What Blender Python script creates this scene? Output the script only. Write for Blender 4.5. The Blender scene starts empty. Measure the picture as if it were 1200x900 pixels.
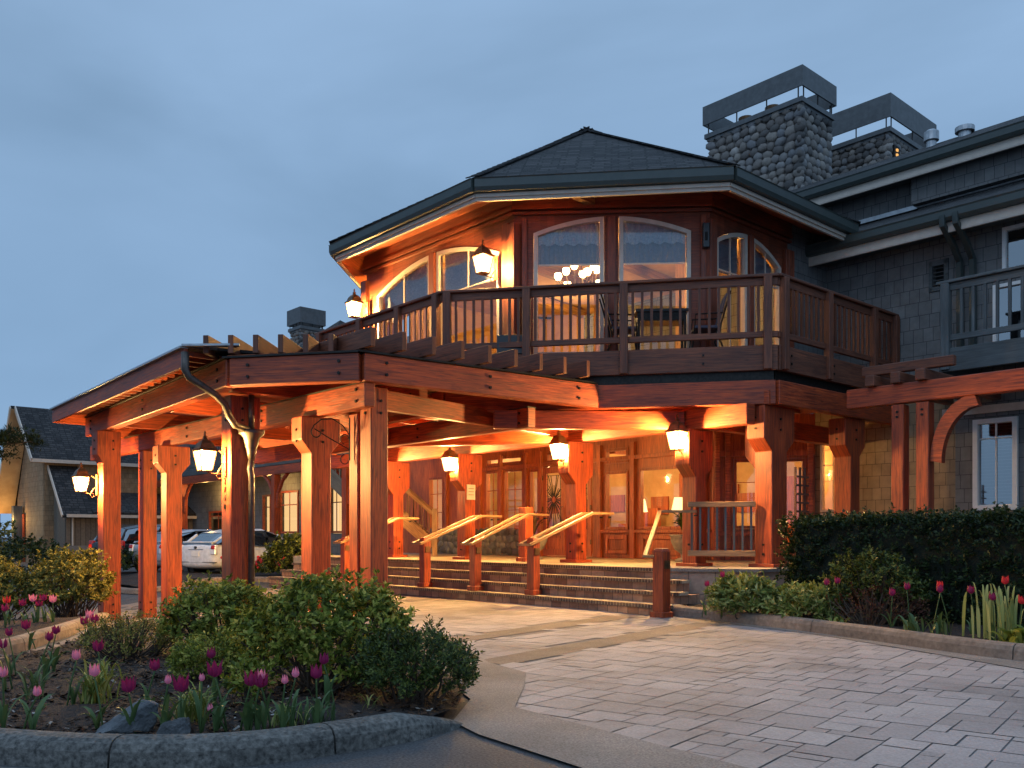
import bpy, bmesh, math, random
from mathutils import Vector, Matrix
R = math.radians
random.seed(7)
scene = bpy.context.scene
COL = scene.collection

# ------------------------------------------------------------------ camera
cam_d = bpy.data.cameras.new("camera"); cam = bpy.data.objects.new("camera", cam_d)
COL.objects.link(cam); scene.camera = cam
cam.location = (0, 0, 1.2); cam.rotation_euler = (R(90), 0, 0)
cam_d.sensor_width = 36; cam_d.lens = 36 * 1050 / 1200.0
cam_d.shift_y = (628 - 450) / 1200.0
cam_d.clip_start = 0.1; cam_d.clip_end = 2000

# ------------------------------------------------------------------ world (dusk, thin overcast)
SUN_EL, SUN_ROT = R(1.5), R(200)
w = bpy.data.worlds.new("World"); scene.world = w; w.use_nodes = True
nt = w.node_tree; nt.nodes.clear()
def N(t, **k):
    n = nt.nodes.new(t)
    for a, b in k.items(): setattr(n, a, b)
    return n
L = nt.links.new
sky = N('ShaderNodeTexSky', sky_type='NISHITA', sun_disc=False)
sky.sun_elevation = SUN_EL; sky.sun_rotation = SUN_ROT; sky.ozone_density = 4.0
sky.air_density = 1.2; sky.dust_density = 0.4
tc = N('ShaderNodeTexCoord'); mp = N('ShaderNodeMapping')
mp.inputs['Scale'].default_value = (1.0, 1.0, 2.6); mp.inputs['Rotation'].default_value = (0, R(18), R(20))
ns = N('ShaderNodeTexNoise'); ns.inputs['Scale'].default_value = 1.7; ns.inputs['Detail'].default_value = 5
ns.inputs['Roughness'].default_value = 0.48; ns.inputs['Distortion'].default_value = 0.35
rp = N('ShaderNodeValToRGB')
rp.color_ramp.elements[0].position = .36; rp.color_ramp.elements[0].color = (.36, .55, .82, 1)
rp.color_ramp.elements[1].position = .68; rp.color_ramp.elements[1].color = (.23, .37, .56, 1)
sx = N('ShaderNodeSeparateXYZ'); mr = N('ShaderNodeMapRange')
mr.inputs['From Min'].default_value = 0.0; mr.inputs['From Max'].default_value = 0.55
mr.inputs['To Min'].default_value = 0.25; mr.inputs['To Max'].default_value = 1.0
mx = N('ShaderNodeMix', data_type='RGBA'); mx.inputs['A'].default_value = (.29, .49, .77, 1)
sc_ = N('ShaderNodeMix', data_type='RGBA', blend_type='MULTIPLY'); sc_.inputs['Factor'].default_value = 1
sc_.inputs['B'].default_value = (.10, .10, .10, 1)
mx2 = N('ShaderNodeMix', data_type='RGBA'); mx2.inputs['Factor'].default_value = .86
bg = N('ShaderNodeBackground'); out = N('ShaderNodeOutputWorld')
bg.inputs['Strength'].default_value = 1.0
L(tc.outputs['Generated'], mp.inputs['Vector']); L(mp.outputs['Vector'], ns.inputs['Vector'])
L(ns.outputs['Fac'], rp.inputs['Fac'])
L(tc.outputs['Generated'], sx.inputs['Vector']); L(sx.outputs['Z'], mr.inputs['Value'])
L(mr.outputs['Result'], mx.inputs['Factor']); L(rp.outputs['Color'], mx.inputs['B'])
L(sky.outputs['Color'], sc_.inputs['A'])
L(sc_.outputs['Result'], mx2.inputs['A']); L(mx.outputs['Result'], mx2.inputs['B'])
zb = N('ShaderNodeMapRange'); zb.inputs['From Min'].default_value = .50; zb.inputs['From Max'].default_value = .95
zb.inputs['To Min'].default_value = 1.0; zb.inputs['To Max'].default_value = 2.1; L(sx.outputs['Z'], zb.inputs['Value'])  # sky overhead lifted, out of view, to raise the ambient level
yb = N('ShaderNodeMapRange'); yb.inputs['From Min'].default_value = .1; yb.inputs['From Max'].default_value = -.9      # sky behind the camera brightened, out of view, to light the facades
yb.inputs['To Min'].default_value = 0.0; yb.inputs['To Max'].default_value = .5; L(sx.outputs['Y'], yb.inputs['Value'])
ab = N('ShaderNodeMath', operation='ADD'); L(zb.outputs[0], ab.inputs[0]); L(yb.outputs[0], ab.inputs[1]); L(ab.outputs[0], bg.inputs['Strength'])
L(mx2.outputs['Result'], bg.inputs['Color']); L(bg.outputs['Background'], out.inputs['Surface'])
sd = bpy.data.lights.new("sun", 'SUN'); sd.energy = 0.22; sd.angle = R(25); sd.color = (.8, .87, 1)
so = bpy.data.objects.new("sun", sd); COL.objects.link(so); so.rotation_euler = (R(50), 0, R(-35))
scene.view_settings.view_transform = 'Standard'; scene.view_settings.look = 'None'
scene.view_settings.exposure = 0.0; scene.view_settings.gamma = 1.0; scene.view_settings.use_curve_mapping = False
scene.render.engine = 'CYCLES'
scene.cycles.max_bounces = 8; scene.cycles.diffuse_bounces = 4; scene.cycles.glossy_bounces = 3
scene.cycles.transparent_max_bounces = 16; scene.cycles.sample_clamp_indirect = 10.0

LAMP_W = 3700.0                       # one lantern
LAMP_COL = (1.0, .58, .18)
ROOM_COL = (1.0, .52, .19)

# ------------------------------------------------------------------ building frame: v = into the building, u = along its front (to the left)
OX, OY, TH = 2.11, 13.45, R(41.8)
CT, ST = math.cos(TH), math.sin(TH)
def W(v, u, z=0.0): return Vector((OX + v * CT - u * ST, OY + v * ST + u * CT, z))
DV = Vector((CT, ST, 0)); DU = Vector((-ST, CT, 0)); DZ = Vector((0, 0, 1))
def vu(X, Y):
    x = X - OX; y = Y - OY
    return x * CT + y * ST, -x * ST + y * CT
def ss(t):
    t = max(0., min(1., t)); return t * t * (3 - 2 * t)
def zg(X, Y):                       # lie of the land: the drive drops towards the far end of the canopy
    v, u = vu(X, Y)
    return -0.6 * ss((u - 3.2) / 9.0) * (1 - .85 * ss((v + 3.2) / 3.2))

# ------------------------------------------------------------------ materials
MATS = {}
def mat(name):
    m = bpy.data.materials.new(name); m.use_nodes = True; m.node_tree.nodes.clear(); MATS[name] = m
    t = m.node_tree
    o = t.nodes.new('ShaderNodeOutputMaterial')
    p = t.nodes.new('ShaderNodeBsdfPrincipled'); t.links.new(p.outputs[0], o.inputs[0])
    return m, t, p, o
def nd(t, ty, ins=None, **k):
    n = t.nodes.new(ty)
    for a, b in k.items(): setattr(n, a, b)
    for a, b in (ins or {}).items():
        if hasattr(b, 'is_output'): t.links.new(b, n.inputs[a])
        else: n.inputs[a].default_value = b
    return n
def ramp(t, fac, stops):
    r = t.nodes.new('ShaderNodeValToRGB'); t.links.new(fac, r.inputs[0])
    el = r.color_ramp.elements
    while len(el) < len(stops): el.new(.5)
    for e, (p, c) in zip(el, stops): e.position = p; e.color = tuple(c) + ((1,) if len(c) == 3 else ())
    return r.outputs[0]
def bump(t, h, p, s=.3, d=.02):
    b = nd(t, 'ShaderNodeBump', {'Height': h, 'Strength': s, 'Distance': d}); t.links.new(b.outputs[0], p.inputs['Normal'])
def mixc(t, f, a, b, mode='MIX'):
    m = t.nodes.new('ShaderNodeMix'); m.data_type = 'RGBA'; m.blend_type = mode
    for k, x in (('Factor', f), ('A', a), ('B', b)):
        if hasattr(x, 'is_output'): t.links.new(x, m.inputs[k])
        else: m.inputs[k].default_value = x if k == 'Factor' else (tuple(x) + (1,) if len(x) == 3 else x)
    return m.outputs['Result']
def wood(name, c0, c1, rough=.55, checks=.5, upright=False):
    m, t, p, o = mat(name)
    uv = nd(t, 'ShaderNodeUVMap')
    if upright: uv = nd(t, 'ShaderNodeMapping', {'Vector': uv.outputs[0], 'Rotation': (0, 0, R(90))})
    mp = nd(t, 'ShaderNodeMapping', {'Vector': uv.outputs[0], 'Scale': (1.1, 16, 1)})
    n1 = nd(t, 'ShaderNodeTexNoise', {'Vector': mp.outputs[0], 'Scale': 2.2, 'Detail': 6, 'Roughness': .62, 'Distortion': .6})
    mp2 = nd(t, 'ShaderNodeMapping', {'Vector': uv.outputs[0], 'Scale': (.5, 1.6, 1)})
    n2 = nd(t, 'ShaderNodeTexNoise', {'Vector': mp2.outputs[0], 'Scale': 1.7, 'Detail': 3})
    mp3 = nd(t, 'ShaderNodeMapping', {'Vector': uv.outputs[0], 'Scale': (.7, 30, 1)})
    n3 = nd(t, 'ShaderNodeTexNoise', {'Vector': mp3.outputs[0], 'Scale': 1.6, 'Detail': 2, 'Distortion': .3})
    vo = nd(t, 'ShaderNodeTexVoronoi', {'Vector': mp2.outputs[0], 'Scale': 3.2}, feature='F1')
    knot = ramp(t, vo.outputs['Distance'], [(0.03, (.35, .3, .3)), (.10, (1, 1, 1))])
    chk = ramp(t, n3.outputs[0], [(.33, (.16, .15, .15)), (.385, (1, 1, 1))])
    base = ramp(t, n1.outputs[0], [(.36, c0), (.66, c1)])
    b2 = mixc(t, 1.0, base, ramp(t, n2.outputs[0], [(.3, (.62, .58, .55)), (.7, (1.15, 1.12, 1.1))]), 'MULTIPLY')
    gi = nd(t, 'ShaderNodeNewGeometry')
    b2 = mixc(t, 1.0, b2, ramp(t, gi.outputs['Random Per Island'], [(0, (.78, .76, .74)), (1, (1.12, 1.1, 1.08))]), 'MULTIPLY')
    b3 = mixc(t, .9, b2, knot, 'MULTIPLY'); b4 = mixc(t, checks, b3, chk, 'MULTIPLY')
    t.links.new(b4, p.inputs['Base Color']); p.inputs['Roughness'].default_value = rough
    rr = nd(t, 'ShaderNodeMapRange', {'Value': n1.outputs[0], 'To Min': rough - .1, 'To Max': rough + .2}); t.links.new(rr.outputs[0], p.inputs['Roughness'])
    h = nd(t, 'ShaderNodeMath', {0: n1.outputs[0], 1: chk}, operation='MULTIPLY')
    bump(t, h.outputs[0], p, .35, .01)
    return m
def noisy(name, c0, c1, scale=8, rough=.7, bs=.25, bd=.01, detail=6, metallic=0.0, coord='Object', big=None):
    m, t, p, o = mat(name)
    tc = nd(t, 'ShaderNodeTexCoord')
    n = nd(t, 'ShaderNodeTexNoise', {'Vector': tc.outputs[coord], 'Scale': scale, 'Detail': detail, 'Roughness': .6})
    c = ramp(t, n.outputs[0], [(.3, c0), (.7, c1)])
    if big:
        n2 = nd(t, 'ShaderNodeTexNoise', {'Vector': tc.outputs[coord], 'Scale': big, 'Detail': 4, 'Roughness': .55})
        c = mixc(t, 1.0, c, ramp(t, n2.outputs[0], [(.3, (.66, .66, .66)), (.7, (1.2, 1.2, 1.2))]), 'MULTIPLY')
    t.links.new(c, p.inputs['Base Color'])
    p.inputs['Roughness'].default_value = rough; p.inputs['Metallic'].default_value = metallic
    if bs: bump(t, n.outputs[0], p, bs, bd)
    return m
def plain(name, c, rough=.5, metallic=0.0, emit=None, es=0.0):
    m, t, p, o = mat(name)
    tc = nd(t, 'ShaderNodeTexCoord')
    n = nd(t, 'ShaderNodeTexNoise', {'Vector': tc.outputs['Object'], 'Scale': 9.0, 'Detail': 4})
    k = ramp(t, n.outputs[0], [(.3, [x * .85 for x in c]), (.7, [min(1, x * 1.12) for x in c])])
    t.links.new(k, p.inputs['Base Color']); p.inputs['Roughness'].default_value = rough; p.inputs['Metallic'].default_value = metallic
    if emit: p.inputs['Emission Color'].default_value = tuple(emit) + (1,); p.inputs['Emission Strength'].default_value = es
    return m
def emitter(name, c, s, soft=0.0):
    m, t, p, o = mat(name); t.nodes.remove(p)
    e = nd(t, 'ShaderNodeEmission', {'Color': tuple(c) + (1,), 'Strength': s})
    if soft:
        tr = nd(t, 'ShaderNodeBsdfTransparent'); mxx = nd(t, 'ShaderNodeMixShader', {0: soft, 1: tr.outputs[0], 2: e.outputs[0]})
        t.links.new(mxx.outputs[0], o.inputs[0])
    else: t.links.new(e.outputs[0], o.inputs[0])
    return m
def glass(name, tint=(1, 1, 1), refl=1.0, rough=.02, base=.06):
    m, t, p, o = mat(name); t.nodes.remove(p)
    tr = nd(t, 'ShaderNodeBsdfTransparent', {'Color': tuple(tint) + (1,)})
    gl = nd(t, 'ShaderNodeBsdfGlossy', {'Color': (refl, refl, refl, 1), 'Roughness': rough})
    lw = nd(t, 'ShaderNodeFresnel', {'IOR': 1.5})
    ad = nd(t, 'ShaderNodeMath', {0: lw.outputs[0], 1: base}, operation='ADD', use_clamp=True)
    mxx = nd(t, 'ShaderNodeMixShader', {0: ad.outputs[0], 1: tr.outputs[0], 2: gl.outputs[0]})
    t.links.new(mxx.outputs[0], o.inputs[0]); return m
def bricks(name, c0, c1, mortar, bw, bh, ms=.01, rough=.8, off=.5, bs=.6, bd=.02, squash=1.0, sqf=2, jitter=.25, coord_scale=1.0, var=10):
    m, t, p, o = mat(name)
    uv = nd(t, 'ShaderNodeUVMap')
    nz = nd(t, 'ShaderNodeTexNoise', {'Vector': uv.outputs[0], 'Scale': 1.0 / max(bw, .01) * .35, 'Detail': 1})
    b = nd(t, 'ShaderNodeTexBrick', {'Vector': uv.outputs[0], 'Scale': 1.0, 'Mortar Size': ms, 'Mortar Smooth': .1, 'Bias': 0, 'Brick Width': bw, 'Row Height': bh,
        'Color1': tuple(c0) + (1,), 'Color2': tuple(c1) + (1,), 'Mortar': tuple(mortar) + (1,)})
    b.offset = off; b.squash = squash; b.squash_frequency = sqf
    n = nd(t, 'ShaderNodeTexNoise', {'Vector': uv.outputs[0], 'Scale': var, 'Detail': 6, 'Roughness': .65})
    c = mixc(t, 1.0, b.outputs['Color'], ramp(t, n.outputs[0], [(.28, (.68, .68, .68)), (.72, (1.2, 1.2, 1.2))]), 'MULTIPLY')
    t.links.new(c, p.inputs['Base Color']); p.inputs['Roughness'].default_value = rough
    inv = nd(t, 'ShaderNodeMath', {0: 1.0, 1: b.outputs['Fac']}, operation='SUBTRACT')
    h = nd(t, 'ShaderNodeMath', {0: n.outputs[0], 1: inv.outputs[0], 2: inv.outputs[0]}, operation='MULTIPLY_ADD')
    bump(t, h.outputs[0], p, bs, bd)
    return m
def leafmat(name, stops, rough=.45, trans=.25, mul=1.0):
    m, t, p, o = mat(name)
    g = nd(t, 'ShaderNodeNewGeometry')
    c = ramp(t, g.outputs['Random Per Island'], stops)
    t.links.new(c, p.inputs['Base Color']); p.inputs['Roughness'].default_value = rough + .1; p.inputs['Specular IOR Level'].default_value = .25
    tl = nd(t, 'ShaderNodeBsdfTranslucent'); t.links.new(c, tl.inputs[0])
    mxx = nd(t, 'ShaderNodeMixShader', {0: trans, 1: p.outputs[0], 2: tl.outputs[0]}); t.links.new(mxx.outputs[0], o.inputs[0])
    return m
def island(name, stops, rough=.7, sc=14, bs=.4, bd=.01, spec=.5):
    m, t, p, o = mat(name)
    g = nd(t, 'ShaderNodeNewGeometry'); tc = nd(t, 'ShaderNodeTexCoord')
    c = ramp(t, g.outputs['Random Per Island'], stops)
    n = nd(t, 'ShaderNodeTexNoise', {'Vector': tc.outputs['Object'], 'Scale': sc, 'Detail': 7, 'Roughness': .7})
    n2 = nd(t, 'ShaderNodeTexNoise', {'Vector': tc.outputs['Object'], 'Scale': .6, 'Detail': 4, 'Roughness': .6})
    c = mixc(t, 1.0, c, ramp(t, n.outputs[0], [(.3, (.72, .72, .72)), (.7, (1.2, 1.2, 1.2))]), 'MULTIPLY')
    c = mixc(t, 1.0, c, ramp(t, n2.outputs[0], [(.32, (.62, .61, .60)), (.5, (.95, .95, .95)), (.7, (1.14, 1.13, 1.12))]), 'MULTIPLY')
    t.links.new(c, p.inputs['Base Color']); p.inputs['Roughness'].default_value = rough; p.inputs['Specular IOR Level'].default_value = spec
    bump(t, n.outputs[0], p, bs, bd); return m

wood('red_timber', (.15, .018, .005), (.44, .074, .014), .5, .55)
wood('door_timber', (.22, .045, .011), (.52, .13, .030), .45, .35, True)
wood('weathered_timber', (.075, .022, .010), (.18, .058, .026), .6, .6)
wood('ceiling_boards', (.24, .05, .014), (.48, .125, .03), .55, .3)
wood('rail_timber', (.20, .10, .04), (.40, .23, .10), .45, .4)
wood('grey_timber', (.055, .065, .07), (.10, .115, .12), .65, .3)
wood('facade_panel', (.13, .028, .012), (.27, .062, .022), .5, .3)
bricks('cedar_shakes', (.125, .122, .118), (.15, .148, .144), (.03, .03, .033), .19, .26, .005, .8, .37, .45, .015, 1.35, 3, var=3)
bricks('lamplit_shakes', (.22, .15, .085), (.26, .185, .11), (.07, .045, .025), .19, .24, .005, .8, .37, .45, .015, 1.35, 3, var=3)  # the same siding with warm lamplight put into the colour
bricks('board_siding', (.13, .10, .075), (.16, .125, .09), (.05, .038, .028), .22, 50, .012, .8, 0, .5, .01)
bricks('asphalt_shingles', (.012, .012, .013), (.052, .047, .046), (.003, .003, .003), .24, .16, .016, .92, .4, 1.0, .04, 1.3, 2)
bricks('step_tiles', (.17, .075, .045), (.38, .22, .14), (.07, .05, .035), .30, .30, .006, .7, .37, .5, .01, .7, 2)
bricks('nosing_bricks', (.06, .032, .02), (.12, .07, .045), (.25, .19, .12), .062, .2, .009, .7, .0, .6, .01)
bricks('porch_tiles', (.36, .29, .2), (.46, .38, .27), (.2, .16, .11), .4, .4, .006, .6, .5, .3, .01)
bricks('tan_tiles', (.30, .19, .13), (.38, .26, .19), (.14, .1, .08), .42, .8, .008, .7, 0, .3, .01)
noisy('dark_gutter', (.030, .040, .037), (.042, .053, .048), 6, .45, .05)
noisy('cream_trim', (.45, .38, .31), (.55, .47, .39), 8, .55, .1)
noisy('white_trim', (.62, .60, .57), (.72, .70, .67), 8, .5, .1)
noisy('concrete', (.10, .082, .07), (.29, .245, .21), 75, .85, .9, .006, 5, big=1.1)
noisy('band_concrete', (.09, .065, .05), (.22, .165, .13), 60, .85, .8, .006, 5, big=1.3)
noisy('kerb_concrete', (.022, .021, .019), (.19, .172, .15), 34, .92, 1.0, .012, 10, big=2.6)
noisy('warm_kerb_concrete', (.14, .10, .075), (.27, .2, .15), 18, .85, .6, .01, 9, big=1.6)
noisy('asphalt', (.010, .010, .011), (.105, .10, .10), 62, .8, 1.0, .008, 3, big=.9)
noisy('mulch', (.006, .004, .003), (.05, .026, .016), 42, .95, 1.0, .04, 8, big=2.0)
noisy('grass_ground', (.012, .02, .008), (.03, .045, .015), 12, .95, .5, .02, 8)
island('paver_stone', [(0, (.265, .228, .21)), (.5, (.31, .268, .25)), (1, (.35, .305, .28))], .8, 60, .5, .004, .35)
noisy('paver_joint', (.11, .095, .085), (.19, .165, .15), 40, .95)
island('river_stone', [(0, (.05, .047, .045)), (.3, (.11, .095, .085)), (.6, (.20, .175, .15)), (.85, (.13, .13, .135)), (1, (.26, .235, .21))], .75, 9, .6, .03)
noisy('mortar', (.10, .092, .085), (.16, .148, .135), 20, .9)
noisy('boulder_rock', (.045, .05, .055), (.15, .155, .16), 9, .8, 1.0, .05, 10, big=3)
noisy('wrought_iron', (.012, .011, .01), (.03, .026, .022), 20, .45, .2, .003, 4, .7)
noisy('bronze', (.09, .045, .02), (.17, .09, .04), 14, .45, .2, .003, 4, .6)
noisy('galvanised', (.26, .27, .28), (.42, .43, .44), 10, .4, .1, .003, 4, .8)
noisy('shroud_metal', (.065, .068, .07), (.10, .105, .108), 7, .5, .1, .003, 4, .3)
noisy('patina_pipe', (.055, .045, .04), (.11, .09, .075), 12, .45, .2, .004, 4, .5)
plain('dark_void', (.01, .009, .008), .9)
plain('black_paint', (.015, .015, .015), .35)
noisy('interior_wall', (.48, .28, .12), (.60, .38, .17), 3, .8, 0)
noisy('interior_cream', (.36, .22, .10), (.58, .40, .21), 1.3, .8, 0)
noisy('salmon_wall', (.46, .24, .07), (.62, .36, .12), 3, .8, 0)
noisy('curtain_cloth', (.20, .25, .33), (.34, .40, .50), 30, .9, .2)
noisy('shade_cloth', (.10, .13, .19), (.14, .17, .24), 20, .9, .1)
noisy('upholstery', (.06, .06, .09), (.10, .10, .14), 20, .9, .1)
emitter('lantern_glow', (1, .70, .34), 9.0, .45)
emitter('bulb_glow', (1, .70, .32), 14.0)
emitter('shade_glow', (1, .66, .28), 2.6)
emitter('warm_window_light', (1, .52, .16), 1.05)
emitter('cream_window_light', (1, .62, .26), 1.15)
emitter('sign_light', (.75, 1, .55), 1.1)
glass('window_glass', (.98, .97, .95), 1.0, .02, .05)
glass('dark_window_glass', (.55, .6, .7), 1.0, .03, .25)
glass('car_glass', (.12, .14, .16), .9, .02, .22)
leafmat('shrub_leaf', [(0, (.04, .055, .008)), (.45, (.15, .185, .024)), (.8, (.30, .31, .045)), (1, (.52, .46, .11))], .4, .35)
leafmat('dark_shrub_leaf', [(0, (.014, .026, .007)), (.6, (.05, .075, .014)), (1, (.16, .18, .035))], .35)
leafmat('yellow_shrub_leaf', [(0, (.07, .075, .015)), (.5, (.17, .16, .03)), (1, (.34, .27, .06))], .45)
leafmat('hedge_leaf', [(0, (.008, .018, .006)), (.6, (.02, .038, .011)), (1, (.05, .075, .02))], .3)
leafmat('red_brown_leaf', [(0, (.045, .012, .008)), (.6, (.08, .025, .014)), (1, (.09, .06, .02))], .6)
leafmat('light_leaf', [(0, (.09, .12, .02)), (.6, (.21, .24, .05)), (1, (.42, .38, .14))], .4)
leafmat('blade_leaf', [(0, (.04, .075, .025)), (.6, (.08, .13, .045)), (1, (.17, .2, .08))], .4)
leafmat('pale_blade_leaf', [(0, (.25, .28, .08)), (1, (.42, .42, .16))], .4)
leafmat('pine_needle', [(0, (.012, .02, .008)), (1, (.04, .05, .015))], .5)
leafmat('purple_petal', [(0, (.14, .008, .045)), (.6, (.27, .018, .085)), (.9, (.40, .04, .13)), (1, (.7, .3, .4))], .4, .3)
leafmat('pink_petal', [(0, (.62, .12, .25)), (1, (.85, .32, .42))], .4, .35)
leafmat('red_petal', [(0, (.5, .02, .02)), (1, (.7, .04, .05))], .4, .3)
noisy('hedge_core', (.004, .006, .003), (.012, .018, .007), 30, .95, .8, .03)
plain('bark', (.07, .045, .03), .9)
plain('white_car_paint', (.62, .63, .65), .22); plain('silver_car_paint', (.35, .37, .40), .22, .4); plain('black_car_paint', (.018, .018, .022), .15)
plain('rubber', (.02, .02, .02), .8)
emitter('tail_glow', (1, .03, .01), .8); plain('tail_lens', (.35, .02, .02), .2); plain('clear_lens', (.6, .6, .62), .15)

# ------------------------------------------------------------------ mesh builder
class MB:
    def __init__(s): s.v = []; s.f = []; s.uv = []
    def poly(s, pts, uv=None):
        i = len(s.v); s.v += [Vector(p) for p in pts]; s.f.append(list(range(i, i + len(pts)))); s.uv.append(uv)
    def mesh(s, verts, faces, uvs=None):
        i = len(s.v); s.v += [Vector(p) for p in verts]
        for k, f in enumerate(faces): s.f.append([i + a for a in f]); s.uv.append(uvs[k] if uvs else None)
    def bar(s, p0, p1, wd, ht, up=(0, 0, 1), roll=0):
        p0 = Vector(p0); p1 = Vector(p1); d = (p1 - p0); ln = d.length; d.normalize(); up = Vector(up)
        if abs(d.dot(up)) > .98: up = Vector((CT, ST, 0))
        sd_ = d.cross(up).normalized(); u2 = sd_.cross(d).normalized()
        a = sd_ * wd / 2; b = u2 * ht / 2
        vs = [p0 - a - b, p0 + a - b, p0 + a + b, p0 - a + b, p1 - a - b, p1 + a - b, p1 + a + b, p1 - a + b]
        ox, oy = random.random() * 20, random.random() * 20
        def q(w_, o2): return [(ox, oy + o2), (ox, oy + o2 + w_), (ox + ln, oy + o2 + w_), (ox + ln, oy + o2)]
        fs = [(0, 1, 5, 4), (1, 2, 6, 5), (2, 3, 7, 6), (3, 0, 4, 7), (3, 2, 1, 0), (4, 5, 6, 7)]
        uvs = [q(wd, 0), q(ht, wd), q(wd, wd + ht), q(ht, 2 * wd + ht), [(ox, oy), (ox + .05, oy), (ox + .05, oy + ht), (ox, oy + ht)], [(ox, oy), (ox + .05, oy), (ox + .05, oy + ht), (ox, oy + ht)]]
        s.mesh(vs, fs, uvs)
    def box(s, v0, v1, u0, u1, z0, z1):             # in the building frame
        vs = [W(v0, u0, z0), W(v1, u0, z0), W(v1, u1, z0), W(v0, u1, z0), W(v0, u0, z1), W(v1, u0, z1), W(v1, u1, z1), W(v0, u1, z1)]
        s.mesh(vs, [(3, 2, 1, 0), (4, 5, 6, 7), (0, 1, 5, 4), (1, 2, 6, 5), (2, 3, 7, 6), (3, 0, 4, 7)])
    def extrude(s, pts, vec, grain=None):
        pts = [Vector(p) for p in pts]; vec = Vector(vec); n = len(pts)
        nrm = Vector((0, 0, 0))
        for i in range(n):
            a, b = pts[i], pts[(i + 1) % n]
            nrm += Vector(((a.y - b.y) * (a.z + b.z), (a.z - b.z) * (a.x + b.x), (a.x - b.x) * (a.y + b.y)))
        if nrm.dot(vec) > 0: pts = pts[::-1]
        ox, oy = random.random() * 20, random.random() * 20
        def guv(f, vs):
            if grain is None: return None
            g = Vector(grain).normalized(); a = vs[f[1]] - vs[f[0]]; b = vs[f[2]] - vs[f[1]]; nn = a.cross(b)
            tt = g.cross(nn)
            if tt.length < 1e-6: tt = a
            tt.normalize()
            return [(ox + vs[k].dot(g), oy + vs[k].dot(tt)) for k in f]
        vs = pts + [p + vec for p in pts]
        fs = [tuple(range(n)), tuple(range(2 * n - 1, n - 1, -1))] + [(i, i + n, (i + 1) % n + n, (i + 1) % n) for i in range(n)]
        s.mesh(vs, fs, [guv(f, vs) for f in fs])
    def prism(s, pts, z0, z1): s.extrude([(p[0], p[1], z0) for p in pts], (0, 0, z1 - z0))
    def tube(s, pts, r, n=8, cap=True):
        pts = [Vector(p) for p in pts]; rings = []; m = len(pts)
        rr = r if isinstance(r, (list, tuple)) else [r] * m
        prev = None
        for i, p in enumerate(pts):
            d = (pts[min(i + 1, m - 1)] - pts[max(i - 1, 0)]).normalized()
            up = prev if prev else (Vector((0, 0, 1)) if abs(d.z) < .9 else Vector((1, 0, 0)))
            a = d.cross(up)
            if a.length < 1e-4: a = d.cross(Vector((.3, .8, .2)))
            a.normalize(); b = a.cross(d).normalized(); prev = b
            rings.append([p + (a * math.cos(2 * math.pi * k / n) + b * math.sin(2 * math.pi * k / n)) * rr[i] for k in range(n)])
        vs = [q for rg in rings for q in rg]; fs = []
        for i in range(m - 1):
            for k in range(n): fs.append((i * n + k, (i + 1) * n + k, (i + 1) * n + (k + 1) % n, i * n + (k + 1) % n))
        if cap: fs += [tuple(range(n)), tuple(reversed([(m - 1) * n + k for k in range(n)]))]
        s.mesh(vs, fs)
    def lathe(s, prof, c=(0, 0, 0), n=16, rot=0.0):
        c = Vector(c); vs = []; fs = []
        for r, z in prof:
            for k in range(n):
                a = rot + 2 * math.pi * k / n; vs.append(c + Vector((r * math.cos(a), r * math.sin(a), z)))
        m = len(prof)
        for i in range(m - 1):
            for k in range(n): fs.append((i * n + k, i * n + (k + 1) % n, (i + 1) * n + (k + 1) % n, (i + 1) * n + k))
        fs += [tuple(reversed(range(n))), tuple((m - 1) * n + k for k in range(n))]
        s.mesh(vs, fs)
    def ball(s, c, r, n=8, sq=(1, 1, 1)):
        c = Vector(c); m = max(4, n // 2); vs = [c + Vector((0, 0, -r * sq[2]))]; fs = []
        for i in range(1, m):
            ph = math.pi * i / m - math.pi / 2
            for k in range(n):
                a = 2 * math.pi * k / n; vs.append(c + Vector((r * sq[0] * math.cos(ph) * math.cos(a), r * sq[1] * math.cos(ph) * math.sin(a), r * sq[2] * math.sin(ph))))
        vs.append(c + Vector((0, 0, r * sq[2]))); t_ = len(vs) - 1
        for k in range(n):
            fs.append((0, 1 + (k + 1) % n, 1 + k)); fs.append((t_, 1 + (m - 2) * n + k, 1 + (m - 2) * n + (k + 1) % n))
        for i in range(m - 2):
            for k in range(n): fs.append((1 + i * n + k, 1 + i * n + (k + 1) % n, 1 + (i + 1) * n + (k + 1) % n, 1 + (i + 1) * n + k))
        s.mesh(vs, fs)
    def build(s, name, material, parent=None, smooth=False, bevel=0.0, world=True):
        off = Vector((0, 0, 0)); p = parent
        while p is not None: off += Vector(p.location); p = p.parent
        if not world: off = Vector((0, 0, 0))
        me = bpy.data.meshes.new(name); me.from_pydata([tuple(v - off) for v in s.v], [], s.f)
        ul = me.uv_layers.new(name='UVMap'); li = 0; data = [0.0] * (2 * len(me.loops))
        for k, f in enumerate(s.f):
            uv = s.uv[k]
            if uv is None:
                if len(f) >= 3:
                    a, b, c = s.v[f[0]], s.v[f[1]], s.v[f[2]]
                    n = (b - a).cross(c - b)
                    if n.length < 1e-12: n = Vector((0, 0, 1))
                    n.normalize()
                    t1 = Vector((0, 0, 1)).cross(n)
                    if t1.length < .12: t1 = Vector((CT, ST, 0))
                    t1.normalize(); t2 = n.cross(t1)
                    uv = [(s.v[i].dot(t1), s.v[i].dot(t2)) for i in f]
                else: uv = [(0, 0)] * len(f)
            for q in uv: data[2 * li] = q[0]; data[2 * li + 1] = q[1]; li += 1
        ul.data.foreach_set('uv', data)
        me.materials.append(MATS[material])
        if smooth: me.polygons.foreach_set('use_smooth', [True] * len(me.polygons))
        me.update()
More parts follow.
